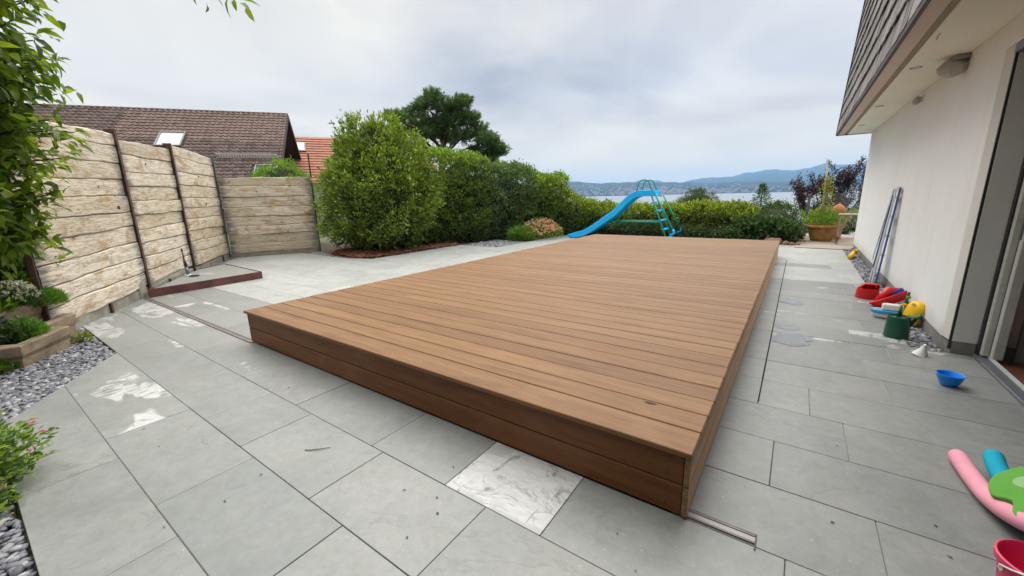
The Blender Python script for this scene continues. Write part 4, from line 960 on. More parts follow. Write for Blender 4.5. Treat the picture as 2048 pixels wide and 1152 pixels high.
# ---------------------------------------------------------------- tree overhanging from the left
def near_tree():
    B0 = np.array([-5.80, 0.10, 0.0]); t = thing('leafy_tree', 'light green broad leaved tree reaching in from the left edge of the photo', 'tree', tuple(B0))
    r = np.random.default_rng(12); b = MB(); P = []; D = []
    b.tube([(0, 0, -0.1), (0.03, 0.0, 0.8), (-0.02, 0.02, 1.7), (0.05, 0.02, 2.6), (0.0, 0.04, 3.6)], [0.075, 0.065, 0.05, 0.035, 0.015], 9)
    twigs = []
    for k in range(400):
        z = r.uniform(1.1, 4.1) if k < 280 else r.uniform(2.2, 4.2); a = r.uniform(-1.1, 1.35); rr = np.interp(z, [1.0, 1.5, 2.0, 2.8, 4.0], [0.75, 1.05, 1.3, 1.45, 1.4])*r.uniform(0.55, 1.0)
        s_ = np.array([0.0, 0.02, z-0.3]); tip = s_+np.array([math.cos(a)*rr, math.sin(a)*rr*0.62, r.uniform(0.05, 0.5)]); twigs.append((s_, tip, 0))
    W_ = lambda x, y, z: np.array([x, y, z])-B0
    twigs.append((np.array([0.03, 0.05, 3.3]), W_(-4.75, 0.62, 3.15), 0)); twigs.append((W_(-4.75, 0.62, 3.15), W_(-4.10, 1.80, 2.97), 1))
    for s_, e, far in twigs:
        m = (s_+e)/2+np.array([0, 0, 0.08]); b.tube([s_, m, e], [0.014, 0.009, 0.004], 5)
        for q in range(34 if far else 30):
            f = r.uniform(0.3, 1.06); p = s_+(e-s_)*f+np.array([0, 0, 0.16*f*(1-f)])+r.normal(0, 0.03 if far else 0.06, 3)
            d = (e-s_)/np.linalg.norm(e-s_)*0.7+r.normal(0, 0.5, 3)+np.array([0, 0, -0.55]); P.append(p); D.append(d)
    P = np.array(P); D = np.array(D); n = len(P)
    b.build('trunk', M['bark'], t, smooth=True)
    link_mesh('crown', big_leaf_mesh('crown', P, D, r.uniform(0.08, 0.15, n), r.uniform(0.038, 0.062, n)), M['lf_tree'], t)
near_tree()
shrub('leafy_shrub', 'dark green shrub under the overhanging tree at the left end of the long fence', 'shrub', (-6.38, 0.20, 0.45), [(0.0, 0.2), (0.3, 0.34), (0.7, 0.36), (0.95, 0.25), (1.05, 0.05)], 300, 9, 0.06, 0.032, 'lf_hedge', rad=0.1, seed=5)

# ================================================================ WHITE HOUSE ON THE RIGHT
WX, WY0, WY1, ZS = 1.08, 4.60, 11.55, 2.42
house = thing('house', 'white rendered house with grey shingled upper floor along the right side', 'house', (WX, WY0, 0))
HP = lambda mb, name, mat, **k: mb.build(name, mat, house, world=True, **k)
b = MB(); b.prism([(WX, 4.60), (WX, WY1), (7.0, WY1), (7.0, WY1-0.3), (1.45, WY1-0.3), (1.45, 4.47), (1.118, 4.47)], 0.10, ZS-0.002); HP(b, 'wall', M['render'])
b = MB(); b.prism([(WX+0.006, 4.60), (WX+0.006, WY1-0.006), (1.4, WY1-0.006), (1.4, 4.476), (1.122, 4.476)], -0.04, 0.10); HP(b, 'plinth', M['plinth'])
b = MB(); b.box((1.115, 4.452, 0.10), (1.25, 4.468, 2.23)); HP(b, 'jamb_panel', M['panel'])
b = MB(); b.box((1.118, 4.456, -0.03), (1.25, 4.4675, 0.10)); HP(b, 'jamb_plinth', M['plinth'])
b = MB(); b.box((1.100, 4.458, 0.03), (1.122, 4.480, 2.23)); HP(b, 'shutter_guide', M['alu_dark'])
b = MB(); b.prism([(WX+0.0015, 4.602), (1.102, 4.462), (1.13, 4.47), (1.13, 4.60)], 0.101, 2.229); HP(b, 'reveal', M['reveal'])
b = MB(); b.box((WX+0.001, -3.0, 2.23), (1.45, 4.60, ZS-0.002)); HP(b, 'lintel', M['render'])
b = MB(); b.box((WX+0.012, -3.0, 2.175), (1.16, 4.458, 2.229)); b.box((1.19, -3.0, 2.18), (1.30, 4.458, 2.229)); HP(b, 'shutter_box', M['alu_mid'])
b = MB(); b.box((-3.4, -7.0, 0.0), (1.07, -1.75, 2.9)); HP(b, 'rear_shade_block', M['shade_block'])  # unseen block added behind the camera to shade the near ground
b = MB(); b.box((-3.45, -7.05, 2.9), (1.07, -1.70, 5.2)); HP(b, 'rear_shade_block_upper', M['shingle'])  # upper half of the added shading block
b = MB(); b.box((-3.0, -1.749, 0.05), (0.7, -1.735, 2.3)); HP(b, 'rear_shade_pane', M['roofglass'])  # dark pane on the added block, keeps it from bouncing light
# sliding door, pushed open
b = MB(); b.box((1.252, 4.425, 0.02), (1.34, 4.45, 2.18)); b.box((1.252, -3.0, 2.10), (1.34, 4.425, 2.18)); HP(b, 'door_frame', M['alu_dark'], bevel=0.003)
b = MB(); b.box((1.235, -3.0, -0.03), (1.30, 4.45, 0.022)); HP(b, 'sill', M['alu_mid'], bevel=0.003)
b = MB(); b.box((1.30, -3.0, -0.01), (1.318, 4.395, 0.034)); HP(b, 'door_track', M['alu'])
d_ = MB(); d_.box((1.262, 4.375, 0.03), (1.315, 4.415, 2.09)); d_.box((1.30, 4.315, 0.03), (1.36, 4.362, 2.09)); d_.box((1.318, 4.362, 0.03), (1.345, 4.42, 2.09)); dr = HP(d_, 'door_sash', M['upvc'], bevel=0.006)
MB().box((1.301, 4.3625, 0.05), (1.312, 4.3745, 2.05)).build('door_seal', M['black'], house, world=True)
MB().box((1.288, 4.33, 0.92), (1.2995, 4.345, 1.08)).build('door_handle', M['alu_mid'], house, world=True, bevel=0.003)
b = MB(); b.box((1.318, -3.0, -0.06), (7.0, 4.45, 0.0)); HP(b, 'floor', M['floor'])
b = MB(); b.box((6.9, -3.0, 0), (7.0, 4.5, 2.4)); b.box((1.45, 4.44, 0.0), (7.0, 4.52, 2.4)); b.box((1.09, -3.1, 0), (7.0, -3.0, 2.4)); b.box((1.345, -3, 2.38), (7.0, 4.5, 2.415)); HP(b, 'room_wall', M['room'])
b = MB(); b.box((0.69, -3.0, ZS), (7.0, WY1-0.012, ZS+0.05)); HP(b, 'soffit', M['soffit'])
b = MB(); b.box((0.635, -3.0, ZS+0.012), (0.69, WY1-0.012, ZS+0.06)); HP(b, 'soffit_strip', M['strip'])
b = MB(); b.box((0.528, -3.0, ZS-0.003), (0.634, WY1-0.012, ZS+0.05)); HP(b, 'fascia', M['fascia'])
b = MB(); b.box((0.500, -3.0, ZS-0.012), (0.527, WY1, ZS+0.05)); b.box((0.500, WY1-0.011, ZS-0.012), (7.0, WY1+0.02, ZS+0.06)); HP(b, 'eaves_trim', M['trim'])
SL = 0.055; fx = lambda z: 0.522+SL*(z-ZS)
ZU = 5.3
b = MB(); b.add([(fx(ZS)+.012, -3, ZS+.05), (7, -3, ZS+.05), (7, WY1-.02, ZS+.05), (fx(ZS)+.012, WY1-.02, ZS+.05), (fx(ZU)+.012, -3, ZU), (7, -3, ZU), (7, WY1-.02, ZU), (fx(ZU)+.012, WY1-.02, ZU)], [(0, 3, 2, 1), (4, 5, 6, 7), (0, 1, 5, 4), (1, 2, 6, 5), (2, 3, 7, 6), (3, 0, 4, 7)]); HP(b, 'upper_wall', M['house_wood'])
b = MB(); b.bar((fx(ZS)-.012, WY1+0.004, ZS), (fx(ZU)-.012, WY1+0.004, ZU), 0.035, 0.045); HP(b, 'verge_trim', M['trim'])
SW, SE = 0.30, 0.27
def shingle_mesh():
    b = MB(); n = 5; vs = []
    # local: x out of the face, y along, z up; thick proud bottom edge, clipped corners
    pr = [(-SW/2+.004, SE*1.15), (SW/2-.004, SE*1.15), (SW/2-.004, 0.045), (SW/2-0.05, 0.0), (-SW/2+0.03, 0.0), (-SW/2+.004, 0.02)]
    fr = [(-(0.030-0.024*z/(SE*1.15)), y, z) for y, z in pr]; bk = [(x+0.012, y, z) for x, y, z in fr]
    k = len(pr); b.add(fr+bk, [tuple(range(k)), tuple(range(k, 2*k))[::-1]]+[(i, k+i, k+(i+1) % k, (i+1) % k) for i in range(k)])
    return b.mesh('shingle')
sm = shingle_mesh(); sm.materials.append(M['shingle'])
tilt = math.atan(SL); rest = MB()
for j in range(int((ZU-ZS)/SE)):
    z = ZS+0.03+SE*j
    for i in range(60):
        y = WY1-0.02-SW*(i+0.5)-(0.5*SW if j % 2 else 0)
        if y < -3: break
        # the nearest part of the facade in view: single shingles; what lies above and behind the frame: one mesh
        if y > 3.0 and j < 9:
            o = bpy.data.objects.new('shingle', sm); COL.objects.link(o); o.parent = house
            o.location = (fx(z)-WX+random.uniform(-.003, .003), y-WY0, z+random.uniform(-.006, .006)); o.rotation_euler = (random.uniform(-.012, .012), -(-tilt)+random.uniform(-.01, .01), 0)
        else: rest.box((fx(z)-.022, y-SW/2+.004, z), (fx(z)+.006, y+SW/2-.004, z+SE))
o = rest.build('shingle', M['shingle'], house, world=True); o['kind'] = 'stuff'
for y in (5.72, 7.95, 10.05):
    sp_ = MB().lathe([(0.030, 0.0), (0.046, -0.004), (0.050, 0.0)], n=20).build('spotlight', M['alu_mid'], house); sp_.location = (0.78-WX, y-WY0, ZS-0.001)
    MB().lathe([(0.0, -0.001), (0.031, -0.001)], n=20).build('lens', M['panel'], sp_)
MB().prism([(0.725, 4.60), (0.732, 4.60), (0.734, 4.70), (0.742, 4.72), (0.745, 4.80), (0.738, 4.80), (0.735, 4.73), (0.727, 4.70)], ZS-0.0015, ZS+0.001).build('stain', simple('rust_stain', (0.45, 0.27, 0.06), 0.8), house, world=True)
# wall lamps
lp = thing('wall_lamp', 'dusty grey faceted lamp hanging under the soffit beside the sliding door', 'lamp', (1.02, 5.46, 2.40))
MB().box((-0.05, -0.05, -0.02), (0.058, 0.05, 0.0155)).build('mount', M['lampmetal'], lp, bevel=0.006)
MB().lathe([(0.0, -0.13), (0.05, -0.125), (0.105, -0.075), (0.108, -0.035), (0.055, 0.012), (0.02, 0.02)], (-0.035, 0.03, -0.015), n=8, M=Euler((0.25, -0.35, 0.3)).to_matrix()).build('shade', M['lampglass'], lp)
MB().tube([(0.035, 0.0, -0.02), (0.03, 0.01, -0.06), (-0.01, 0.02, -0.08)], 0.012, 8).build('arm', M['lampmetal'], lp, smooth=True)
lp = thing('wall_lamp', 'small white wall lamp high on the white wall, farther along under the soffit', 'lamp', (WX, 7.1, 2.33)); lp.scale = (0.7, 0.7, 0.7)
MB().box((-0.02, -0.05, -0.05), (0.0, 0.05, 0.06)).build('mount', M['white_plastic'], lp, bevel=0.005)
MB().lathe([(0.0, 0.06), (0.03, 0.055), (0.052, -0.02), (0.045, -0.06), (0, -0.062)], (-0.07, 0.02, -0.01), n=16, M=Euler((0.9, -0.3, 0.2)).to_matrix()).build('shade', M['lampglass'], lp, smooth=True)
MB().tube([(-0.015, 0, 0.02), (-0.05, 0.01, 0.03), (-0.07, 0.02, 0.0)], 0.012, 8).build('arm', M['lampmetal'], lp, smooth=True)

# ================================================================ NEIGHBOURING HOUSES
def tile_mesh(wd, ln):
    n = 8; vs = []; roll = lambda f: 0.052*math.exp(-((f-0.72)/0.17)**2)-0.010*math.exp(-((f-0.25)/0.2)**2)
    xf = [0.0, 0.2, 0.42, 0.55, 0.66, 0.78, 0.9, 1.0]
    for k, z0 in enumerate((0.0, 1.0)):
        for f in xf: vs.append(((f-0.5)*wd*1.03, -ln*0.5+ln*1.08*z0-(0.035*(1-z0) if f > 0.5 else 0), roll(f)+0.040*(1-z0)))
    for f in xf: vs.append(((f-0.5)*wd*1.03, -ln*0.5-(0.035 if f > 0.5 else 0), roll(f)-0.012))
    fs = [(i, i+1, n+i+1, n+i) for i in range(n-1)]+[(2*n+i, 2*n+i+1, i+1, i) for i in range(n-1)]
    b = MB(); b.add(vs, fs); me = b.mesh('roof_tile'); return me
def neighbour():
    K = 1.5; R0 = np.array([-17.74, 9.24])*K; R1 = np.array([-22.06, 3.26])*K; T = (R1-R0)/np.linalg.norm(R1-R0); Nn = np.array([0.811, -0.586]); Nn = np.array([-T[1]*-1, T[0]*-1]) if False else np.array([-T[1], T[0]])
    if Nn @ np.array([0.8, -0.5]) < 0: Nn = -Nn
    ZR, RUN, PT = 1.3+3.54*K, 4.9*K, math.radians(37); LEN = 11.5*K
    t = thing('neighbour_house', 'neighbouring house with a big brown tiled roof and skylights behind the long fence', 'house', (R0[0], R0[1], 0), math.atan2(T[1], T[0]))
    # local: +x along the ridge away from the verge, local y = side; the visible slope runs towards s*y
    s = 1.0 if (np.array([-T[1], T[0]]) @ Nn) > 0 else -1.0
    sp = lambda a, d, up=0.0: Vector((a, s*(d*math.cos(PT)+up*math.sin(PT)), ZR-d*math.sin(PT)+up*math.cos(PT)))   # a along ridge, d down the slope, up = above the slope
    D = RUN/math.cos(PT)
    b = MB(); b.add([sp(0, 0, -.03), sp(LEN, 0, -.03), sp(LEN, D, -.03), sp(0, D, -.03), sp(0, 0, -.15), sp(LEN, 0, -.15), sp(LEN, D, -.15), sp(0, D, -.15)], [(0, 1, 2, 3), (7, 6, 5, 4), (0, 4, 5, 1), (1, 5, 6, 2), (2, 6, 7, 3), (3, 7, 4, 0)])
    yb = -s*RUN; b.add([(0, 0, ZR-.04), (LEN, 0, ZR-.04), (LEN, yb, ZR-RUN*math.tan(PT)), (0, yb, ZR-RUN*math.tan(PT))], [(0, 1, 2, 3)]); b.build('roof', M['house_wood'], t)
    zw = ZR-RUN*math.tan(PT); g = 1.1
    b = MB(); pz = lambda y: ZR-0.18-abs(y)*math.tan(PT)
    vs = [(g, -6.5, -3), (g, 6.5, -3), (g, 6.5, pz(6.5)), (g, 0, pz(0)), (g, -6.5, pz(6.5))]; vs += [(LEN-.5, y, z) for _, y, z in vs]
    b.add(vs, [(0, 1, 2, 3, 4), (9, 8, 7, 6, 5), (0, 5, 6, 1), (1, 6, 7, 2), (2, 7, 8, 3), (3, 8, 9, 4), (4, 9, 5, 0)]); b.build('wall', M['neigh_wall'], t)
    b = MB()
    for q in (1, -1):
        b.bar((-.02, 0, ZR-.14), (-.02, q*RUN, ZR-.14-RUN*math.tan(PT)), 0.035, 0.24, (0, 0, 1))
        b.add([(0.0, 0, ZR-.16), (g, 0, ZR-.16), (g, q*RUN, ZR-.16-RUN*math.tan(PT)), (0, q*RUN, ZR-.16-RUN*math.tan(PT))], [(0, 1, 2, 3)])
    b.build('gable_board', M['house_wood'], t)
    # tiles, course by course: 300 single ones, the rest joined
    wd, ln = 0.265, 0.31; me = tile_mesh(wd, ln); me.materials.append(M['tile']); rot = Matrix.Identity(3)
    ax = Vector((1, 0, 0)); ay = -(sp(0, 1)-sp(0, 0)).normalized(); az = ax.cross(ay)
    if az.z < 0: ax = -ax; az = ax.cross(ay)
    R3 = Matrix((ax, ay, az)).transposed(); eu = R3.to_euler(); n = 0; rest = []
    sky = [(3.55, 2.2, 0.78, 0.95), (5.75, 2.28, 0.72, 0.95), (0.42, 4.35, 0.72, 1.05)]; sky = [tuple(K*q for q in e_) for e_ in sky]
    for j in range(int(D/ln)+1):
        for i in range(int(LEN/wd)):
            a, d = 0.02+wd*(i+0.5), ln*(j+0.5)
            if any(abs(a-sa) < sw/2+0.06 and abs(d-sd) < sh/2+0.05 for sa, sd, sw, sh in sky): continue
            loc = sp(a, d, 0.0)+Vector((random.uniform(-.004, .004), 0, random.uniform(-.004, .004)))
            if n < 300 and i < 30 and j < 14: 
                o = bpy.data.objects.new('roof_tile', me); COL.objects.link(o); o.parent = t; o.location = loc; o.rotation_euler = eu; n += 1
            else: rest.append(loc)
    va = np.array([v.co[:] for v in me.vertices]); fa = [tuple(p.vertices) for p in me.polygons]; b = MB(); Rn = np.array(R3)
    for loc in rest: b.add((va @ Rn.T)+np.array(loc), fa)
    o = b.build('roof_tile', M['tile_joined'], t, smooth=True); o['kind'] = 'stuff'
    for i in range(int(LEN/0.36)):
        a = 0.36*(i+0.5); rm = MB().lathe([(0.085, -0.19), (0.095, 0.19)], n=8, a0=0, a1=PI, M=Matrix.Rotation(PI/2, 3, 'Y') @ Matrix.Rotation(-PI/2*0, 3, 'Z')) if False else None
        c = MB(); pts = []
        for q in (-0.19, 0.19):
            for k in range(7):
                an = PI*k/6; pts.append((q, 0.10*math.cos(an), 0.085*math.sin(an)+(0.012 if q > 0 else 0)))
        c.add(pts, [(k, k+1, 7+k+1, 7+k) for k in range(6)]); o = c.build('ridge_tile', M['tile'], t, smooth=True); o.location = (a, 0, ZR-0.03)
    for sa, sd, sw, sh in sky:
        f = MB()
        for (a0, a1, d0, d1) in ((sa-sw/2, sa+sw/2, sd-sh/2, sd-sh/2+.08), (sa-sw/2, sa+sw/2, sd+sh/2-.08, sd+sh/2), (sa-sw/2, sa-sw/2+.07, sd-sh/2+.08, sd+sh/2-.08), (sa+sw/2-.07, sa+sw/2, sd-sh/2+.08, sd+sh/2-.08)):
            q = [sp(a, d, u) for u in (0.0, 0.13) for a, d in ((a0, d0), (a1, d0), (a1, d1), (a0, d1))]; f.add(q, [(0, 3, 2, 1), (4, 5, 6, 7), (0, 1, 5, 4), (1, 2, 6, 5), (2, 3, 7, 6), (3, 0, 4, 7)])
        fr = f.build('skylight', M['greyzinc'], t, bevel=0.008)
        open_ = sa < 2
        q = [sp(a, d, 0.085) for a, d in ((sa-sw/2+.07, sd-sh/2+.08), (sa+sw/2-.07, sd-sh/2+.08), (sa+sw/2-.07, sd+sh/2-.08), (sa-sw/2+.07, sd+sh/2-.08))]
        MB().add(q, [(0, 1, 2, 3)]).build('pane', M['roofglass'] if open_ else M['blind'], fr)
    # snow guards: low zinc grilles
    for a0, a1, d in ((0.2, 3.0, 5.0), (3.2, 5.9, 7.9)):
        b = MB(); b.bar(sp(a0, d, .26), sp(a1, d, .26), .04, .05); b.bar(sp(a0, d, .06), sp(a1, d, .06), .03, .04)
        for k in range(int((a1-a0)/.12)): b.bar(sp(a0+.12*k, d, .02), sp(a0+.12*k, d, .26), .03, .07)
        b.build('snow_guard', M['guard'], t)
M['tile_joined'] = None
def _tj():
    m, t, b = new_mat('brown_roof_tile_far'); g = N(t, 'ShaderNodeNewGeometry'); c = ramp(t, [(0, (0.095, 0.062, 0.052)), (0.5, (0.140, 0.093, 0.078)), (1, (0.185, 0.129, 0.110))], g.outputs['Random Per Island'])
    t.links.new(c, b.inputs['Base Color']); b.inputs['Roughness'].default_value = 0.7; return m
M['tile_joined'] = _tj()
neighbour()
def orange_house():
    t = thing('orange_roofed_house', 'farther house with an orange tiled roof and a small skylight', 'house', (-30.0, 19.0, 0), math.radians(60))
    # local x along the ridge; visible slope towards -y
    ZR, RUN, PT = 6.05, 5.0, math.radians(36); s = -1; L0, L1 = -6.5, 7.0
    sp = lambda a, d, up=0.0: Vector((a, s*(d*math.cos(PT)+up*math.sin(PT)), ZR-d*math.sin(PT)+up*math.cos(PT)))
    D = RUN/math.cos(PT); b = MB(); k = int(D/0.34)
    for j in range(k):
        d0, d1 = j*0.34, j*0.34+0.37
        b.add([sp(L0, d0, .0), sp(L1, d0, .0), sp(L1, d1, .05), sp(L0, d1, .05), sp(L1, d1, .0), sp(L0, d1, .0)], [(0, 3, 2, 1), (3, 5, 4, 2)])
    b.add([(L0, 0, ZR), (L1, 0, ZR), (L1, RUN, ZR-RUN*math.tan(PT)), (L0, RUN, ZR-RUN*math.tan(PT))], [(0, 1, 2, 3)]); b.build('roof', M['orange_tile'], t)
    z = ZR-RUN*math.tan(PT)+0.2; b = MB(); b.add([(L0+.5, -4.4, -4), (L1-.5, -4.4, -4), (L1-.5, 4.4, -4), (L0+.5, 4.4, -4), (L0+.5, -4.4, z), (L1-.5, -4.4, z), (L1-.5, 4.4, z), (L0+.5, 4.4, z), (L0+.5, 0, ZR-.2), (L1-.5, 0, ZR-.2)], [(0, 1, 5, 4), (2, 3, 7, 6), (0, 4, 8, 7, 3), (1, 2, 6, 9, 5)]); b.build('wall', M['neigh_wall'], t)
    b = MB(); q = [sp(a, d, u) for u in (0, .12) for a, d in ((-2.95, 1.0), (-2.05, 1.0), (-2.05, 2.2), (-2.95, 2.2))]; b.add(q, [(0, 3, 2, 1), (4, 5, 6, 7), (0, 1, 5, 4), (1, 2, 6, 5), (2, 3, 7, 6), (3, 0, 4, 7)]); f = b.build('skylight', M['greyzinc'], t)
    MB().add([sp(a, d, .125) for a, d in ((-2.85, 1.1), (-2.15, 1.1), (-2.15, 2.1), (-2.85, 2.1))], [(0, 1, 2, 3)]).build('pane', M['blind'], f)
orange_house()

# ================================================================ SHRUBS, HEDGES, TREES BEHIND
shrub('round_bush', 'big light green rounded bush standing on the bark mulch beside the plank fence', 'shrub', (-9.05, 6.95, 0.0),
      [(0.12, 0.75), (0.5, 1.22), (1.1, 1.42), (1.7, 1.36), (2.3, 1.10), (2.8, 0.80), (3.15, 0.45), (3.3, 0.08)], 2000, 15, 0.10, 0.040, 'lf_bush', rad=0.12, lump=0.22, seed=2, inner=0.26, shoots=130, core=0.72)
hedge('hedge_shrub', 'tall leafy shrub of the left hedge directly behind the round bush', 'hedge', [(-9.3, 8.1), (-8.3, 9.7)], 0.8, [2.75, 2.5], 1300, 16, 0.075, 0.034, 'lf_hedge', seed=4)
hedge('hedge_shrub', 'tall ivy-covered dark shrub in the middle of the left hedge', 'hedge', [(-8.35, 9.65), (-7.7, 11.2)], 0.8, [2.42, 2.2], 1300, 16, 0.07, 0.05, 'lf_ivy', seed=6)
hedge('hedge_shrub', 'rounded shrub at the far end of the left hedge behind the pink roses', 'hedge', [(-7.8, 11.1), (-7.0, 12.3)], 0.75, [2.15, 1.95], 1000, 15, 0.075, 0.04, 'lf_hedge', seed=8)
hedge('hedge_shrub', 'low sloping shrub between the left hedge and the blue slide', 'hedge', [(-6.9, 12.3), (-5.9, 12.7)], 0.65, [1.75, 1.10], 620, 14, 0.07, 0.036, 'lf_laurel', seed=9)
hedge('laurel_hedge', 'low laurel hedge behind the blue slide', 'hedge', [(-5.7, 12.75), (-4.4, 12.85), (-3.3, 12.9)], 0.6, [0.93, 0.86, 0.83], 900, 13, 0.085, 0.04, 'lf_laurel', seed=12)
hedge('laurel_hedge', 'low laurel hedge right of the slide ladder, behind the deck', 'hedge', [(-3.1, 12.85), (-2.2, 12.8), (-1.35, 12.85)], 0.62, [0.88, 0.95, 0.74], 850, 13, 0.085, 0.042, 'lf_laurel', seed=13)
hedge('ivy_edging', 'low ivy carpet along the foot of the laurel hedges behind the deck', 'ivy', [(-5.0, 11.95), (-3.0, 12.05), (-1.3, 12.0)], 0.3, [0.36, 0.34, 0.36], 520, 12, 0.065, 0.05, 'lf_low', seed=14)
hedge('low_leafy_shrub', 'low spreading dark leaved shrub between the deck corner and the terracotta pot', 'shrub', [(-1.15, 12.5), (-0.45, 12.4), (-0.22, 12.35)], 0.42, [0.50, 0.46, 0.36], 420, 9, 0.13, 0.09, 'lf_low', seed=15)
shrub('pale_shrub', 'rounded olive green shrub behind the low leafy shrub, left of the grey post', 'shrub', (-0.75, 13.9, -0.1), [(0.0, 0.8), (0.4, 0.95), (0.7, 0.8), (0.88, 0.4), (0.92, 0.05)], 500, 13, 0.05, 0.025, 'lf_dark', seed=17)
shrub('dark_round_shrub', 'dark rounded shrub showing above the laurel hedge in front of the lake', 'shrub', (-3.1, 16.5, -0.55), [(0.0, 0.8), (0.8, 0.95), (1.35, 0.86), (1.74, 0.5), (1.88, 0.05)], 900, 13, 0.06, 0.02, 'lf_dark', seed=18)
hedge('corner_shrub', 'shrub showing behind the hedge gap left of the slide', 'shrub', [(-6.9, 14.0), (-6.0, 14.3)], 0.6, [1.0, 0.85], 260, 12, 0.07, 0.036, 'lf_hedge', seed=19)
shrub('garden_shrub', 'light green shrub looking over the short fence panel in the corner', 'shrub', (-13.0, 6.35, 0.0), [(0.2, 0.8), (1.2, 0.95), (1.9, 0.8), (2.3, 0.45), (2.42, 0.05)], 420, 14, 0.10, 0.032, 'lf_pale', seed=21)
hedge('garden_shrub', 'low green shrub on the far side of the glass balustrade beside the house corner', 'shrub', [(0.5, 16.6), (2.4, 16.4)], 0.6, [0.55, 0.5], 420, 12, 0.08, 0.04, 'lf_hedge', seed=23)
def sprigs(label, c, n, h, spread, mat, seed):
    t = thing('tall_sprigs', label, 'plant', c); r = np.random.default_rng(seed); b = MB(); P = []; D = []
    for k in range(n):
        x, y = r.normal(0, spread), r.normal(0, .1); H = h*r.uniform(.6, 1); b.tube([(x, y, 0), (x+.02, y, H*.6), (x+r.normal(0, .03), y, H)], [.006, .004, .002], 5)
        for q in range(9): z = H*r.uniform(.55, 1); P.append((x+r.normal(0, .02), y, z)); D.append((r.normal(), r.normal(), .5))
    b.build('stem', M['bark'], t); link_mesh('foliage', leaf_mesh('foliage', np.array(P), np.array(D), .06, .03), M[mat], t)
sprigs('thin leafy shoots sticking up from the far end of the left hedge', (-7.2, 12.2, 1.55), 7, 0.55, 0.3, 'lf_hedge', 3)
def small_conifer(label, c, h, R, seed):
    t = thing('young_conifer', label, 'tree', c); r = np.random.default_rng(seed); b = MB(); b.tube([(0, 0, -.2), (0, 0, h*.6), (0, 0, h)], [.03, .02, .005], 6).build('trunk', M['bark'], t); P = []; D = []
    for k in range(26):
        z = h*(0.1+0.9*k/26); rr = R*(1.02-k/26)
        for q in range(6):
            a = q*1.05+k*0.6; u = np.array([math.cos(a), math.sin(a), 0.15])
            for s_ in range(10):
                f = r.uniform(.15, 1); P.append(np.array([0, 0, z])+u*rr*f+np.array([0, 0, .10*rr*f])); D.append(u*.8+r.normal(0, .4, 3))
    link_mesh('crown', leaf_mesh('crown', np.array(P), np.array(D), .085, .022), M['lf_pine'], t)
small_conifer('young blue-green conifer tip standing in front of the lake', (-0.95, 14.6, -0.1), 1.62, 0.66, 3)
small_conifer('smaller second conifer tip beside the young conifer', (-0.52, 14.8, -0.1), 1.08, 0.42, 4)
def pine():
    base = np.array([-10.55, 10.75, -0.1]); t = thing('pine_tree', 'dark green spreading pine with a crooked trunk behind the hedge', 'tree', tuple(base)); b = MB(); r = np.random.default_rng(8)
    b.tube([(0, 0, 0), (0.05, 0, 1.2), (-0.08, 0.05, 2.2), (0.02, 0, 2.9), (0.1, 0.1, 3.5), (0.5, 0.3, 4.2)], [.17, .15, .13, .12, .09, .04], 9)
    rt = np.array([0.79, 0.61]); dp = np.array([-0.61, 0.79])        # across and along the view
    pads = [(-1.35, 4.05, .4), (-.95, 4.4, .42), (-.5, 4.62, .42), (-.1, 4.66, .4), (0.25, 4.4, .45), (-.7, 3.95, .5), (-.1, 4.0, .55), (.5, 3.98, .5), (0.80, 4.78, .26), (0.86, 4.5, .32), (.62, 4.3, .36), (1.05, 4.05, .42), (1.3, 3.7, .45), (.7, 3.5, .5), (1.6, 3.35, .40), (1.85, 3.1, .42), (1.35, 2.95, .45), (1.05, 2.7, .4), (2.05, 2.95, .32), (-.3, 3.6, .42), (-1.1, 3.7, .4), (0.25, 3.6, .5), (1.55, 2.62, .32), (-1.55, 3.8, .28), (1.75, 2.75, .3)]
    P = []; D = []
    for k, (u, z, R) in enumerate(pads):
        dd = r.normal(0, .35); c = np.array([*(rt*u+dp*dd), z]); b.tube([(0.02+.03*r.normal(), 0.03, min(3.4, max(2.3, z-.9))), c*np.array([.5, .5, 0])+np.array([0, 0, z-.32]), c-np.array([0, 0, .08])], [.05, .035, .015], 6)
        for s_ in range(int(105*R/.5)):
            o = rng_unit(1)[0]*np.array([R, R, R*.55])*r.random()**.33*r.uniform(.8, 1.15); tip = c+o; ax = o/np.array([R, R, R*.5])*.7+np.array([0, 0, .7]); ax /= np.linalg.norm(ax)
            for q in range(16): P.append(tip+ax*r.uniform(-.12, .06)); D.append(ax*0.8+rng_unit(1)[0]*.7)
    b.build('trunk', M['pinebark'], t, smooth=True); P = np.array(P); D = np.array(D)
    link_mesh('crown', leaf_mesh('crown', P, D, RNG.uniform(.10, .17, len(P)), .022), M['lf_pine'], t)
pine()
def purple_tree(label, c, blobs, n, seed, L=0.1):
    t = thing('purple_tree', label, 'tree', c); r = np.random.default_rng(seed); b = MB(); P = []; D = []
    for (x, y, z, R) in blobs:
        for q in range(6):
            e = np.array([x, y, z])+r.normal(0, R*.5, 3)+np.array([0, 0, R*.4]); b.tube([(x*.25, y*.25, min(.6, z*.3)), np.array([x, y, z-R*.5]), e], [.03, .016, .004], 5)
            for k in range(n):
                f = r.uniform(.2, 1.05); p = np.array([x, y, z-R*.5])+(e-np.array([x, y, z-R*.5]))*f+r.normal(0, .055, 3); P.append(p); D.append(r.normal(0, .6, 3)+np.array([0, 0, .6]))
    b.tube([(0, 0, -2), (0, 0, .3), (0.05, 0, .9)], [.09, .08, .05], 8); b.build('trunk', M['bark'], t, smooth=True); P = np.array(P)
    link_mesh('crown', leaf_mesh('crown', P, np.array(D), L, L*.45), M['lf_purple'], t)
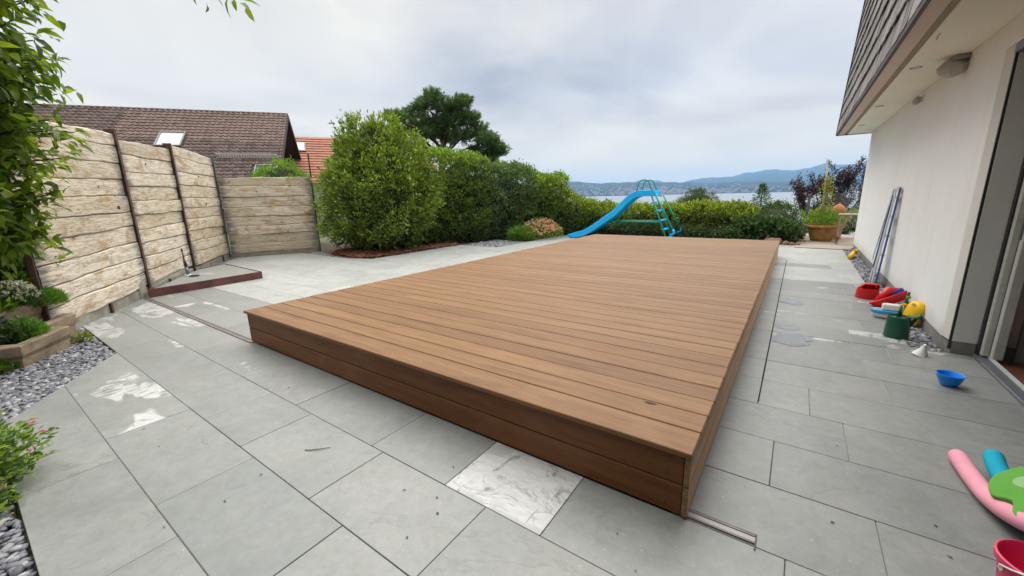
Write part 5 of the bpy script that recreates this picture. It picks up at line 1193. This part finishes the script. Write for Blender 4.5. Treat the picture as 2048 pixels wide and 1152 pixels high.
purple_tree('dark purple leaved tree behind the glass balustrade beside the white house', (0.9, 17.5, -0.62), [(-.85, 0, 1.75, .5), (-.45, .2, 2.0, .5), (0, 0, 2.15, .55), (.4, .2, 2.2, .55), (.9, 0, 2.2, .5), (-.7, 0, 1.3, .5), (-.2, 0, 1.55, .6), (.3, 0, 1.55, .6), (.8, 0, 1.6, .6), (-.5, 0, .8, .5), (.1, 0, 1.0, .6), (.6, 0, 1.0, .6), (1.2, 0, 1.9, .6), (1.1, 0, 1.2, .6), (-.3, .3, .5, .6), (.3, .3, .5, .6), (.9, .3, .5, .6)], 210, 4, 0.065)
purple_tree('small purple leaved tree top between the orange roof and the round bush', (-14.6, 10.6, 1.2), [(-.3, -.2, 2.0, .4), (0.1, .1, 2.2, .4), (.5, .3, 2.1, .4), (.2, 0, 1.6, .5)], 40, 6, 0.11)
rose = tuft('rose_bush', 'rose bush full of salmon pink blossoms at the end of the left hedge', 'flowers', (-6.55, 10.85, -0.03), 0.62, 0.9, 0.66, 2600, 0.05, 0.022, 'lf_hedge', ('fl_pink', 260, 0.045, -0.06))
tuft('iris_clump', 'clump of narrow green leaves in front of the pink roses', 'plant', (-6.75, 10.05, -0.03), 0.35, 0.3, 0.42, 900, 0.2, 0.012, 'lf_grass')

# ================================================================ SLIDE
def slide():
    Y = 11.5; hwid = 0.22
    t = thing('garden_slide', 'blue plastic wave slide with green tube frame standing behind the deck', 'slide', (-5.79, Y, 0))
    prof = [(-5.80, 0.055), (-5.60, 0.075), (-5.40, 0.11), (-5.2, 0.18), (-5.0, 0.29), (-4.8, 0.42), (-4.6, 0.56), (-4.4, 0.69), (-4.22, 0.84), (-4.05, 1.01), (-3.92, 1.13), (-3.78, 1.23), (-3.62, 1.275), (-3.4, 1.275), (-3.22, 1.275)]
    from_ = []; 
    # smooth with Catmull-Rom
    P = np.array(prof); Q = []
    for i in range(len(P)-1):
        p0, p1, p2, p3 = P[max(i-1, 0)], P[i], P[i+1], P[min(i+2, len(P)-1)]
        for k in range(4):
            u = k/4; Q.append(0.5*((2*p1)+(-p0+p2)*u+(2*p0-5*p1+4*p2-p3)*u*u+(-p0+3*p1-3*p2+p3)*u**3))
    Q.append(P[-1]); Q = np.array(Q)
    sec = [(-hwid-0.03, -0.055), (-hwid-0.035, 0.09), (-hwid-0.025, 0.105), (-hwid, 0.105), (-hwid+0.012, 0.09), (-hwid+0.03, 0.012), (-hwid+0.06, 0), (hwid-0.06, 0), (hwid-0.03, 0.012), (hwid-0.012, 0.09), (hwid, 0.105), (hwid+0.025, 0.105), (hwid+0.035, 0.09), (hwid+0.03, -0.055)]
    vs = []; m = len(sec)
    for i, (x, z) in enumerate(Q):
        d = Q[min(i+1, len(Q)-1)]-Q[max(i-1, 0)]; d /= np.linalg.norm(d); nrm = np.array([-d[1], d[0]]); fade = min(1, 0.45+i/10)
        for y, h in sec: vs.append((x+5.79+nrm[0]*h*fade, y, z+nrm[1]*h*fade))
    fs = [(i*m+j, i*m+j+1, (i+1)*m+j+1, (i+1)*m+j) for i in range(len(Q)-1) for j in range(m-1)]
    fs += [(i*m, (i+1)*m, (i+1)*m+m-1, i*m+m-1) for i in range(len(Q)-1)] + [tuple(range(m)), tuple((len(Q)-1)*m+j for j in range(m))[::-1]]
    MB().add(vs, fs).build('chute', M['slide'], t, auto=35)
    X = lambda x: x+5.79
    MB().box((X(-3.24), -0.25, 1.215), (X(-3.16), 0.25, 1.26)).build('platform_lip', M['slide'], t, bevel=0.01)
    for s in (-1, 1):
        y = s*0.235
        pts = [(X(-3.70), y, 1.34)]
        for k in range(9):
            a = PI-PI*k/8; pts.append((X(-3.50)+0.17*math.cos(a)-0.02*k/8, y, 1.50+0.16*math.sin(a)))
        pts += [(X(-3.27), y, 1.36), (X(-3.16), y, 1.2)]
        MB().tube(pts, 0.018, 8).build('handrail', M['green_metal'], t, smooth=True)
        MB().tube([(X(-3.30), y*0.95, 1.25), (X(-2.80), y*1.05, 0.0)], 0.021, 8).build('ladder_rail', M['green_metal'], t, smooth=True)
        MB().tube([(X(-3.14), y*1.5, 1.24), (X(-2.62), y*1.6, 0.30)], 0.021, 8).build('leg', M['green_metal'], t, smooth=True)
        MB().tube([(X(-2.645), y*1.6, 0.345), (X(-2.60), y*1.62, 0.265), (X(-2.72), y*1.4, 0.2)], 0.032, 8).build('foot', M['slide'], t, smooth=True)
        MB().tube([(X(-4.62), y*0.5, 0.53), (X(-2.98), y*1.02, 0.53)], 0.02, 8).build('brace', M['green_metal'], t, smooth=True)
    for k, z in enumerate((0.10, 0.33, 0.57, 0.83, 1.05)):
        f = 1-z/1.25; x = X(-3.30)+0.50*f
        MB().box((x-0.055, -0.235, z-0.016), (x+0.055, 0.235, z+0.016)).build('step', M['slide'], t, bevel=0.008)
slide()

# ================================================================ OLD TERRACE CORNER WITH POTS
o = MB().prism([(0.035, 11.24), (1.06, 11.24), (1.06, 11.58), (2.6, 11.58), (2.6, 14.9), (-0.05, 14.9)], -0.05, 0.012).build('terrace', M['terrace_stone'], bevel=0.006); tag(o, kind='structure')
MB_ = MB().prism([(0.05, 12.1), (2.6, 12.1), (2.6, 12.115), (0.05, 12.115)], 0.0115, 0.0135).build('joint_bed', M['joint'], o)
gl = thing('glass_balustrade', 'glass balustrade with a grey metal post at the end of the terrace', 'balustrade', (0.22, 14.0, 0))
MB().box((-0.035, -0.03, 0), (0.035, 0.03, 1.16)).build('post', M['alu_mid'], gl, bevel=0.004)
MB().box((0.04, -0.006, 0.07), (1.55, 0.006, 1.18)).build('pane', M['glass'], gl)
MB().box((1.6, -0.03, 0), (1.67, 0.03, 1.16)).build('post', M['alu_mid'], gl, bevel=0.004)
pot = thing('terracotta_pot', 'large mossy terracotta tub with a broad rim at the far end of the paving', 'pot', (0.56, 12.95, 0.012))
MB().lathe([(0.0, 0.0), (0.22, 0.0), (0.235, 0.05), (0.25, 0.06), (0.25, 0.09), (0.31, 0.28), (0.315, 0.34), (0.375, 0.345), (0.385, 0.375), (0.375, 0.40), (0.33, 0.40), (0.32, 0.34), (0.0, 0.33)], n=32).build('tub', [M['mossy_pot']], pot, smooth=False, auto=40)
MB().lathe([(0.316, 0.338), (0.378, 0.343), (0.389, 0.375), (0.379, 0.403), (0.333, 0.403)], n=32).build('rim', M['terracotta'], pot, auto=40)
tuft('potted_shrub', 'yellow-green leafy plant growing in the terracotta tub around a bamboo pole', 'plant', (0.58, 12.95, 0.33), 0.42, 0.30, 0.46, 900, 0.07, 0.028, 'lf_pale')
cl = thing('climbing_plant', 'yellow-green climbing plant twining up the bamboo pole', 'plant', (0.55, 12.98, 0.6)); P = []; D = []
for k in range(420):
    z = RNG.random()*0.98; rr = 0.20*(1-z*0.75)+0.02; P.append((RNG.normal(0, rr*.6)-0.05+0.06*z, RNG.normal(0, rr*.5), z)); D.append(RNG.normal(0, 1, 3)+np.array([0, 0, .4]))
link_mesh('foliage', leaf_mesh('foliage', np.array(P), np.array(D), .06, .03), M['lf_yellow'], cl); MB().tube([(0, 0, -.2), (0.02, 0.02, .3), (-.02, -.01, .8)], .006, 5).build('stem', M['lf_grass'], cl)
bp = MB().tube([(0.515, 12.98, 0.3), (0.50, 12.98, 1.0), (0.475, 12.98, 1.89)], [0.022, 0.021, 0.018], 8).build('bamboo_pole', M['bamboo'], smooth=True); tag(bp, 'tall pale bamboo pole standing in the terracotta tub', 'pole')
ch = thing('chiminea', 'terracotta garden stove with a pointed domed lid beside the large tub', 'garden stove', (0.86, 13.45, 0.012)); ch.scale = (0.66, 0.66, 0.92)
MB().lathe([(0, 0), (0.20, 0.0), (0.21, 0.03), (0.19, 0.05), (0.19, 0.30), (0.22, 0.32), (0.22, 0.36), (0.16, 0.42), (0.11, 0.50), (0.10, 0.60), (0.12, 0.64), (0.0, 0.64)], n=24).build('body', M['terracotta'], ch, auto=40)
MB().lathe([(0.0, 0.64), (0.12, 0.645), (0.20, 0.68), (0.235, 0.74), (0.22, 0.83), (0.15, 0.92), (0.06, 0.97), (0.025, 0.985), (0.03, 1.01), (0.0, 1.03)], n=24).build('lid', M['terracotta'], ch, auto=40)
tb = thing('folding_table', 'narrow old wooden folding table with crossed legs against the house corner', 'table', (1.0, 12.35, 0.012))
MB().box((-0.20, -0.2, 0.685), (0.75, 0.2, 0.705)).build('table_top', M['old_wood'], tb, bevel=0.004)
for s in (-0.16, 0.16):
    MB().bar((-0.16, s, 0.0), (-0.17, s, 0.68), 0.018, 0.022).build('leg', M['old_wood'], tb); MB().bar((-0.02, s, 0.68), (-0.19, s, 0.0), 0.018, 0.022).build('leg', M['old_wood'], tb)
o = MB().prism([(-0.62, 11.75), (-0.26, 11.72), (-0.22, 11.85), (-0.30, 12.0), (-0.6, 12.02)], -0.03, 0.15).build('stone_block', M['brick'], bevel=0.05); tag(o, 'reddish stone block at the foot of the low leafy shrub behind the deck corner', 'stone')
for k, (x, y, s, lab) in enumerate(((-0.16, 11.75, .075, 'rounded brown stone right beside the reddish stone block'), (-0.04, 11.7, .06, 'middle one of three small brown stones behind the deck corner'), (0.08, 11.72, .055, 'small square brown stone at the corner of the old terrace'))):
    v = ICO_V*np.array([s*1.2, s, s*.9])*(1+RNG.normal(0, .06, (len(ICO_V), 1)))+np.array([0, 0, s*.5]); o = MB().add(v, [tuple(f) for f in ICO_F]).build('small_stone', M['brick'], smooth=k < 2); o.location = (x, y, 0); tag(o, lab, 'stone', 'small brown stones')

# ================================================================ TOYS AND THINGS ALONG THE HOUSE WALL
# aluminium ladder leaning flat on the wall
la = thing('ladder', 'folded aluminium and blue ladder leaning against the white wall', 'ladder', (0.975, 7.36, -0.02))
p0 = np.array([0.0, 0.0, 0.0]); top = np.array([0.075, 0.0, 1.32])
for dy, m_, dx, h1, z0 in ((-0.145, 'alu_blue', 0.0, 1.0, 0.0), (0.145, 'alu_blue', 0.0, 0.95, 0.0), (-0.105, 'alu', -0.03, 0.98, 0.03), (0.105, 'alu', -0.03, 0.98, 0.03)):
    MB().bar(p0+np.array([dx, dy, z0]), p0+np.array([dx, dy+(-0.02 if dy < 0 else 0.02)*-1, 0])+top*h1, 0.018, 0.032 if m_ == 'alu_blue' else 0.042, (0, 1, 0)).build('rail', M[m_], la, bevel=0.002)
for k in range(5): f = 0.14+0.19*k; q = top*f; MB().box((q[0]-0.025, -0.135, q[2]-0.012), (q[0]+0.02, 0.135, q[2]+0.012)).build('rung', M['alu'], la)
MB().box((0.045, -0.14, 1.29), (0.085, 0.14, 1.325)).build('top_cap', M['alu'], la, bevel=0.004)
MB().bar((-0.045, -0.07, 0.25), (0.03, -0.04, 1.22), 0.012, 0.02, (0, 1, 0)).build('strut', M['alu_blue'], la); MB().bar((-0.05, 0.05, 0.35), (0.02, 0.03, 1.1), 0.012, 0.02, (0, 1, 0)).build('strut', M['alu'], la)
def can(name, label, loc, rz, mat, R, h, spout=True, handle=True, top=0.0):
    t = thing(name, label, 'watering can', loc, rz)
    MB().lathe([(0, 0), (R*0.96, 0), (R, 0.008), (R*0.90, h), (R*0.84, h), (R*0.82, h-0.01), (0, h-0.012)], n=28).build('body', M[mat], t, auto=40)
    return t
c = can('watering_can', 'red plastic toy watering can standing at the foot of the ladder', (0.80, 6.33, 0), 0.0, 'red', 0.115, 0.115)
MB().lathe([(0.082, 0), (0.085, 0.055), (0.075, 0.06), (0, 0.06)], (0.02, 0.02, 0.105), n=24, a0=-0.4, a1=PI+0.4).build('half_lid', M['red'], c, auto=40)
MB().tube([(-0.09, -0.02, 0.11), (-0.04, -0.02, 0.165), (0.05, -0.01, 0.165), (0.09, 0, 0.11)], 0.012, 8).build('handle', M['red'], c, smooth=True)
g = can('watering_can', 'dark green plastic watering can in front of the yellow jug', (0.835, 4.72, 0), 0.0, 'darkgreen', 0.086, 0.19)
MB().tube([(-0.012, 0.0, 0.185), (0.0, 0.02, 0.24), (0.004, 0.03, 0.27), (0.008, 0.045, 0.24), (0.012, 0.06, 0.185)], 0.011, 8).build('handle', M['darkgreen'], g, smooth=True)
MB().tube([(0.07, -0.02, 0.12), (0.105, -0.035, 0.20), (0.135, -0.05, 0.215)], [0.016, 0.013, 0.03], 10).build('spout', M['darkgreen'], g, smooth=True)
MB().prism([(0.03, -0.06), (0.15, -0.075), (0.14, 0.0), (0.05, 0.03)], 0.196, 0.203).build('splash_guard', M['darkgreen'], g)
j = thing('jug', 'yellow plastic jug with a thumb hole leaning against the wall behind the green can', 'jug', (1.0, 5.24, 0.0), math.radians(20))
MB().lathe([(0, 0), (0.085, 0), (0.10, 0.02), (0.118, 0.12), (0.115, 0.17), (0.085, 0.215), (0.045, 0.232), (0, 0.234)], n=24, sx=0.5, sy=0.8, M=Matrix.Rotation(0.22, 3, 'Y')).build('body', M['yellow'], j, smooth=True)
MB().lathe([(0, 0.003), (0.012, 0.003), (0.015, 0)], (-0.012, -0.035, 0.207), n=14, M=Euler((0.5, -0.55, 0)).to_matrix()).build('hole', simple('dark_yellow', (0.45, 0.24, 0.0), 0.6), j)
MB().tube([(-0.02, 0.075, 0.08), (-0.02, 0.115, 0.10), (-0.02, 0.115, 0.16), (-0.02, 0.06, 0.18)], 0.012, 8).build('handle', M['yellow'], j, smooth=True)
def toy_boat(name, label, loc, rz, tilt, hull, deck_, keel, L, cabin):
    t = thing(name, label, 'toy boat', loc, rz); t.rotation_euler = (tilt[0], tilt[1], rz); n = 12
    def ring(z, sc, nose):
        o = []
        for k in range(n+1):
            a = -PI/2+PI*k/n; o.append((L*0.12+math.cos(a)*L*0.42*sc*nose, math.sin(a)*L*0.24*sc, z))
        o += [(-L*0.45*sc, L*0.24*sc, z), (-L*0.45*sc, -L*0.24*sc, z)]; return o
    def shell(z0, z1, s0, s1, mat, nm):
        a, b_ = ring(z0, s0, 1), ring(z1, s1, 1.08); k = len(a); MB().add(a+b_, [tuple(range(k))[::-1], tuple(range(k, 2*k))]+[(i, (i+1) % k, k+(i+1) % k, k+i) for i in range(k)]).build(nm, M[mat], t, bevel=0.005)
    shell(0, L*.13, .72, .90, keel, 'keel'); shell(L*.131, L*.27, .91, 1.0, hull, 'hull')
    if cabin:
        MB().box((-L*.3, -L*.15, L*.272), (L*.26, L*.16, L*.50)).build('cabin', M[deck_], t, bevel=0.015, seg=2)
        for k in range(3): MB().box((-L*.22+L*.13*k, -L*.162, L*.40), (-L*.15+L*.13*k, -L*.159, L*.44)).build('window', M['black'], t)
        for k in range(3): MB().box((-L*.25+L*.16*k, -L*.243, L*.19), (-L*.19+L*.16*k, -L*.236, L*.225)).build('porthole', M['darkblue'], t)
    else:
        MB().lathe([(0.0, 0.02), (L*.17, 0.02), (L*.20, 0), (L*.20, -0.05)], (-L*.26, 0, L*.32), n=20).build('wheel', M[deck_], t, auto=40)
        MB().tube([(-L*.4, 0, L*.26), (-L*.1, 0, L*.42), (L*.4, 0, L*.24)], [L*.10, L*.15, L*.05], 10).build('deck_house', M[hull], t, smooth=True)
    return t
toy_boat('toy_boat', 'blue and white toy boat with a white cabin lying beside the yellow jug', (0.885, 5.38, 0.005), math.radians(176), (0.06, 0.0), 'lightblue', 'white_plastic', 'white_plastic', 0.29, True)
toy_boat('toy_boat', 'red and dark blue toy boat between the red watering can and the blue boat', (0.965, 5.90, 0.05), math.radians(200), (0.25, 0.48), 'red', 'darkblue', 'red', 0.33, False)
o = MB().lathe([(0, 0.0), (0.05, 0.003), (0.055, 0.016), (0.05, 0.012), (0, 0.008)], n=20).build('frisbee', M['yellow']); o.location = (0.83, 5.72, 0.0); tag(o, 'small yellow disc toy half under the red toy boat', 'toy')
o = MB().box((-0.06, -0.05, 0), (0.06, 0.05, 0.06)).build('toy_block', M['white_plastic'], bevel=0.012, seg=2); o.location = (0.93, 6.42, 0); o.rotation_euler = (0, 0, .4); tag(o, 'pale plastic toy box between the red can and the red toy boat', 'toy')
gs = thing('toy_rake', 'small green toy rake standing upright between the boats and the jug', 'toy', (0.985, 5.55, 0.0)); MB().tube([(0, 0, 0), (0.04, 0.02, 0.25)], 0.010, 8).build('handle', M['darkgreen'], gs); MB().box((0.02, -0.02, 0.19), (0.05, 0.03, 0.215)).build('head', M['green_foam'], gs)
sh = thing('shuttlecock', 'white shuttlecock lying on the pebbles in front of the green watering can', 'toy', (0.915, 4.27, 0.0), 0.6)
MB().lathe([(0.012, 0.075), (0.014, 0.055), (0.034, 0.0), (0.031, 0.0), (0.011, 0.055)], n=16, M=Euler((0.12, 0.2, 0)).to_matrix(), sx=1.5, sy=1.5).build('skirt', M['white_plastic'], sh, auto=50)
MB().lathe([(0, 0.098), (0.010, 0.094), (0.013, 0.08), (0.012, 0.07)], n=14, M=Euler((0.12, 0.2, 0)).to_matrix()).build('cork', M['white_plastic'], sh, smooth=True)
bw = thing('bowl', 'bright blue plastic bowl with a pouring lip on the slabs near the sliding door', 'bowl', (0.95, 3.675, 0), 0.4); bw.scale = (0.68, 0.68, 0.8)
pr = [(0, 0), (0.045, 0.0), (0.06, 0.006), (0.085, 0.05), (0.098, 0.098), (0.103, 0.102), (0.099, 0.104), (0.093, 0.098), (0.08, 0.052), (0.056, 0.012), (0, 0.009)]
MB().lathe(pr, n=32).build('shell', M['blue'], bw, smooth=True); MB().prism([(-0.09, -0.022), (-0.128, -0.012), (-0.128, 0.012), (-0.09, 0.022)], 0.093, 0.101).build('lip', M['blue'], bw, bevel=0.004)
hk = MB().tube([(0.90, 9.75, 0.035), (0.93, 9.95, 0.04), (0.965, 10.12, 0.06), (1.0, 10.2, 0.09), (1.02, 10.15, 0.12)], 0.04, 12).build('pool_noodle', M['foam_yellow'], smooth=True); tag(hk, 'short bent piece of yellow foam noodle on the far pebble strip', 'pool noodle')

# ---------------------------------------------------------------- pool toys at the lower right
def noodle(label, pts, r, mat):
    P = np.array(pts); Q = []
    for i in range(len(P)-1):
        p0, p1, p2, p3 = P[max(i-1, 0)], P[i], P[i+1], P[min(i+2, len(P)-1)]
        for k in range(6): u = k/6; Q.append(0.5*((2*p1)+(-p0+p2)*u+(2*p0-5*p1+4*p2-p3)*u*u+(-p0+3*p1-3*p2+p3)*u**3))
    Q.append(P[-1]); rd = [r*0.93]+[r]*(len(Q)-2)+[r*0.93]
    t = thing('pool_noodle', label, 'pool noodle', tuple(P[0])); MB().tube(Q, rd, 18).build('foam', M[mat], t, world=True, auto=50); return t
noodle('pink foam pool noodle lying from the slabs over the red bucket', [(0.755, 2.60, 0.036), (0.762, 2.42, 0.037), (0.775, 2.24, 0.05), (0.80, 2.09, 0.09), (0.85, 1.95, 0.15), (0.93, 1.81, 0.215), (1.05, 1.66, 0.26)], 0.035, 'pink')
noodle('turquoise foam pool noodle under the green foam board', [(0.85, 2.56, 0.10), (0.845, 2.44, 0.075), (0.865, 2.26, 0.06), (0.93, 2.1, 0.07), (1.03, 1.96, 0.07), (1.15, 1.82, 0.06)], 0.034, 'turq')
kb = thing('foam_board', 'green lobed foam float with pale stripes lying on the turquoise noodle', 'pool float', (0.86, 2.24, 0.135), math.radians(-35)); kb.rotation_euler = (0.2, -0.5, math.radians(-22)); kb.scale = (1.15, 1.2, 1.0)
out = [(-0.02, -0.16), (0.06, -0.20), (0.16, -0.20), (0.28, -0.16), (0.33, 0.0), (0.30, 0.14), (0.20, 0.20), (0.10, 0.17), (0.05, 0.11), (-0.02, 0.10), (-0.075, 0.05), (-0.09, -0.01), (-0.075, -0.07), (-0.03, -0.09)]
Pq = np.array(out+out[:1]); oc = []
for i in range(len(out)):
    p0, p1, p2, p3 = (np.array(out[(i+k) % len(out)]) for k in (-1, 0, 1, 2))
    for k in range(4): u = k/4; oc.append(tuple(0.5*((2*p1)+(-p0+p2)*u+(2*p0-5*p1+4*p2-p3)*u*u+(-p0+3*p1-3*p2+p3)*u**3)))
MB().prism(oc, 0, 0.03).build('foam', M['green_foam'], kb, bevel=0.006, seg=2)
MB().prism([(0.01+0.042*math.cos(a*PI/8), 0.01+0.035*math.sin(a*PI/8)) for a in range(16)], 0.0302, 0.0312).build('pale_spot', M['pale_green'], kb)
for k in range(4): MB().prism([(0.06+0.06*k, -0.12), (0.075+0.06*k, -0.13), (0.085+0.06*k, 0.10), (0.07+0.06*k, 0.11)], 0.0302, 0.0312).build('pale_stripe', M['pale_green'], kb)
MB().prism([(0.08+0.05*math.cos(a*PI/8), 0.16+0.05*math.sin(a*PI/8)) for a in range(16)], 0.031, 0.055).build('fin', M['light_green'], kb, bevel=0.008)
bk = thing('bucket', 'magenta red toy bucket with a pale flower print under the pink noodle', 'bucket', (0.725, 1.715, 0), 0.3); bk.scale = (0.93, 0.93, 0.93)
MB().lathe([(0, 0), (0.07, 0), (0.074, 0.004), (0.096, 0.165), (0.104, 0.168), (0.106, 0.19), (0.100, 0.193), (0.094, 0.185), (0.072, 0.012), (0, 0.010)], n=36).build('pail', M['magenta'], bk, auto=40)
def petals(): 
    b = MB()
    r = random.Random(5)
    for row, z in enumerate((0.035, 0.075, 0.115, 0.148)):
        for k in range(9):
            a = 2*PI*(k+0.5*(row % 2))/9+r.uniform(-.1, .1); R = 0.0745+0.0215*z/0.165+0.0022; sz = r.uniform(0.006, 0.011)
            for p in range(5):
                q = 2*PI*p/5; u, v = math.cos(q)*sz*.8, math.sin(q)*sz*.8
                pts = [(R*math.cos(a+(u+math.cos(w)*sz*.55)/R), R*math.sin(a+(u+math.cos(w)*sz*.55)/R), z+v+math.sin(w)*sz*.55) for w in np.linspace(0, 2*PI, 7)[:-1]]
                b.add([(x*(1+0.13*(zz-z)), y*(1+0.13*(zz-z)), zz) for x, y, zz in pts], [tuple(range(6))])
    return b
petals().build('flower_print', simple('flower_print', (0.62, 0.52, 0.40), 0.5, var=0.25, scale=40), bk)['kind'] = 'stuff'
MB().tube([(0.105*math.cos(a), 0.105*math.sin(a)*0.9+0.02*math.sin(a), 0.165-0.05*math.sin(a)) for a in np.linspace(PI, 2*PI, 12)], 0.0035, 6).build('handle', M['white_plastic'], bk, smooth=True)

# ================================================================ AIR
def haze():
    m = bpy.data.materials.new('haze'); m.use_nodes = True; t = m.node_tree; t.nodes.clear()
    out = N(t, 'ShaderNodeOutputMaterial'); v = N(t, 'ShaderNodeVolumePrincipled')
    v.inputs['Color'].default_value = (0.36, 0.62, 1.0, 1); v.inputs['Density'].default_value = 1.25e-4; v.inputs['Anisotropy'].default_value = 0.0
    t.links.new(v.outputs[0], out.inputs['Volume'])
    o = MB().box((-9000, -3100, -22.0), (6500, 9000, 368)).build('haze', m); tag(o, kind='stuff')
haze()
